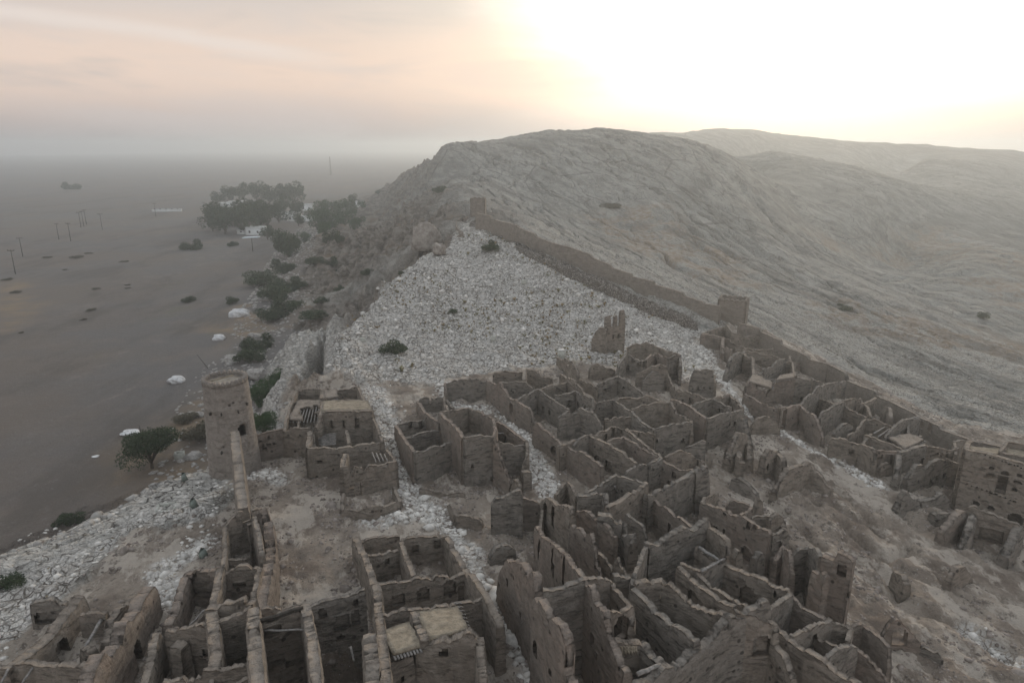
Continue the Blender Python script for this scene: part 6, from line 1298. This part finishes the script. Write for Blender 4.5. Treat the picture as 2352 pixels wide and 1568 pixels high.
# ------------------------------------------------------------------ loose stones and dry tufts
def scatter(name, P, size, mat, seed, squash=.7):
    r = np.random.RandomState(seed); n = len(P)
    base = np.array([(0, 0, 1), (.9, 0, .3), (.28, .86, .3), (-.73, .53, .3), (-.73, -.53, .3), (.28, -.86, .3), (.6, .44, -.5), (-.23, .7, -.5), (-.74, 0, -.5), (-.23, -.7, -.5), (.6, -.44, -.5)])
    F0 = [(0,1,2),(0,2,3),(0,3,4),(0,4,5),(0,5,1),(1,6,2),(2,7,3),(3,8,4),(4,9,5),(5,10,1),(2,6,7),(3,7,8),(4,8,9),(5,9,10),(1,10,6)]
    a = r.uniform(0, 6.28, n); ca, sa = np.cos(a), np.sin(a); s = size * r.lognormal(0, .45, n)
    B = base[None] * (1 + r.uniform(-.22, .22, (n, 11, 1))) * np.stack([s, s * r.uniform(.6, 1, n), s * squash * r.uniform(.6, 1.1, n)], -1)[:, None]
    V = np.stack([B[..., 0] * ca[:, None] - B[..., 1] * sa[:, None], B[..., 0] * sa[:, None] + B[..., 1] * ca[:, None], B[..., 2]], -1) + P[:, None]
    F = (np.array(F0)[None] + (np.arange(n) * 11)[:, None, None]).reshape(-1, 3)
    o = mesh_np(name, V.reshape(-1, 3), F, [M[mat]]); tag(o, kind='stuff'); return o
rs = np.random.RandomState(12)
def pts_near(lines, n, spread):
    out = []
    for pts, w in lines:
        pts = np.array(pts); seg = np.hypot(*(pts[1:] - pts[:-1]).T); L = seg.sum(); k = int(n * L / 40)
        s = rs.uniform(0, L, k); cs = np.r_[0, np.cumsum(seg)]; x = np.interp(s, cs, pts[:, 0]) + rs.normal(0, w * spread, k); y = np.interp(s, cs, pts[:, 1]) + rs.normal(0, w * spread, k)
        out.append(np.c_[x, y, gz(x, y)])
    return np.concatenate(out)
t_ = NT('loose_limestone'); g_ = t_.noise(1.3, 3); t_.col(t_.mix(t_.mr(g_, .35, .65), (.46, .44, .41), (.76, .73, .68))); M['lstone'] = t_.mat
t_ = NT('mud_rubble'); g_ = t_.noise(1.3, 3); t_.col(t_.mix(t_.mr(g_, .35, .65), (.17, .145, .125), (.33, .29, .26))); M['rubble'] = t_.mat
P = pts_near(ALLEYS, 620, .6); scatter('loose_limestone', P, .19, 'lstone', 3)
# rubble fallen at the wall feet
AW = np.concatenate([a[::2] for a in ALLWALLS]); k = rs.randint(0, len(AW), 22000); off = rs.normal(0, 1.3, (22000, 2)); xy = AW[k, :2] + off
P = np.c_[xy, gz(xy[:, 0], xy[:, 1])]; scatter('fallen_rubble', P, .11, 'rubble', 4)
x = rs.uniform(-55, 75, 60000); y = rs.uniform(22, 125, 60000); m_ = in_poly(x, y, VILLAGE) & (fbm(x / 4, y / 4, 4, 77) > .12); P = np.c_[x[m_], y[m_], gz(x[m_], y[m_])]; scatter('scattered_clods', P, .13, 'rubble', 9)
# bricks and clods lying on the wall tops are part of the fall too
x = rs.uniform(-45, 45, 2000); y = rs.uniform(85, 175, 2000); m_ = in_poly(x, y, SLAB); P = np.c_[x[m_], y[m_], gz(x[m_], y[m_]) + .05]; scatter('slab_stones', P, .30, 'lstone', 6, .6)
x = rs.uniform(-60, -10, 2600); y = rs.uniform(25, 75, 2600); m_ = in_poly(x, y, NEARROCK) & (fbm(x / 5, y / 5, 3, 5) + (x + 42) * .02 > .05); P = np.c_[x[m_], y[m_], gz(x[m_], y[m_])]; scatter('shelf_stones', P, .20, 'lstone', 7, .55)
x = rs.uniform(-140, 0, 26000); y = rs.uniform(40, 420, 26000) ; e_ = edge_dist(x, y); m_ = (e_ < 3) & (e_ > -16); P = np.c_[x[m_], y[m_], gz(x[m_], y[m_])]; scatter('scree', P, .35, 'boulder', 8, .6)
def tufts(P, size, mat, seed):
    r = np.random.RandomState(seed); n = len(P); b = 9
    c = np.repeat(P, b, 0); a = r.uniform(0, 6.28, n * b); t = r.uniform(.2, 1.0, n * b); s = size * np.repeat(r.lognormal(0, .35, n), b)
    d = np.stack([np.cos(a) * t, np.sin(a) * t, np.full(n * b, .8)], -1) * s[:, None]; w = np.stack([-np.sin(a), np.cos(a), a * 0], -1) * (s * .22)[:, None]
    V = np.stack([c - w, c + w, c + d + w * .5, c + d - w * .5], 1).reshape(-1, 3)
    o = mesh_np('dry_tufts', V, np.arange(4 * n * b).reshape(-1, 4), [M[mat]]); tag(o, kind='stuff')
M['tuft'] = mat_leaf('dry_tuft', (.26, .19, .10), (.38, .29, .16)); M['tuft2'] = mat_leaf('olive_tuft', (.19, .18, .10), (.29, .26, .15))
def cl(n, x0, x1, y0, y1, poly):
    x = rs.uniform(x0, x1, n); y = rs.uniform(y0, y1, n); m_ = in_poly(x, y, poly) & (fbm(x / 9, y / 9, 3, 99) > .02); return np.c_[x[m_], y[m_], gz(x[m_], y[m_]) + .05]
tufts(cl(2200, -45, 45, 85, 175, SLAB), .27, 'tuft', 1); tufts(cl(2400, -45, 45, 85, 175, SLAB), .28, 'tuft2', 2)
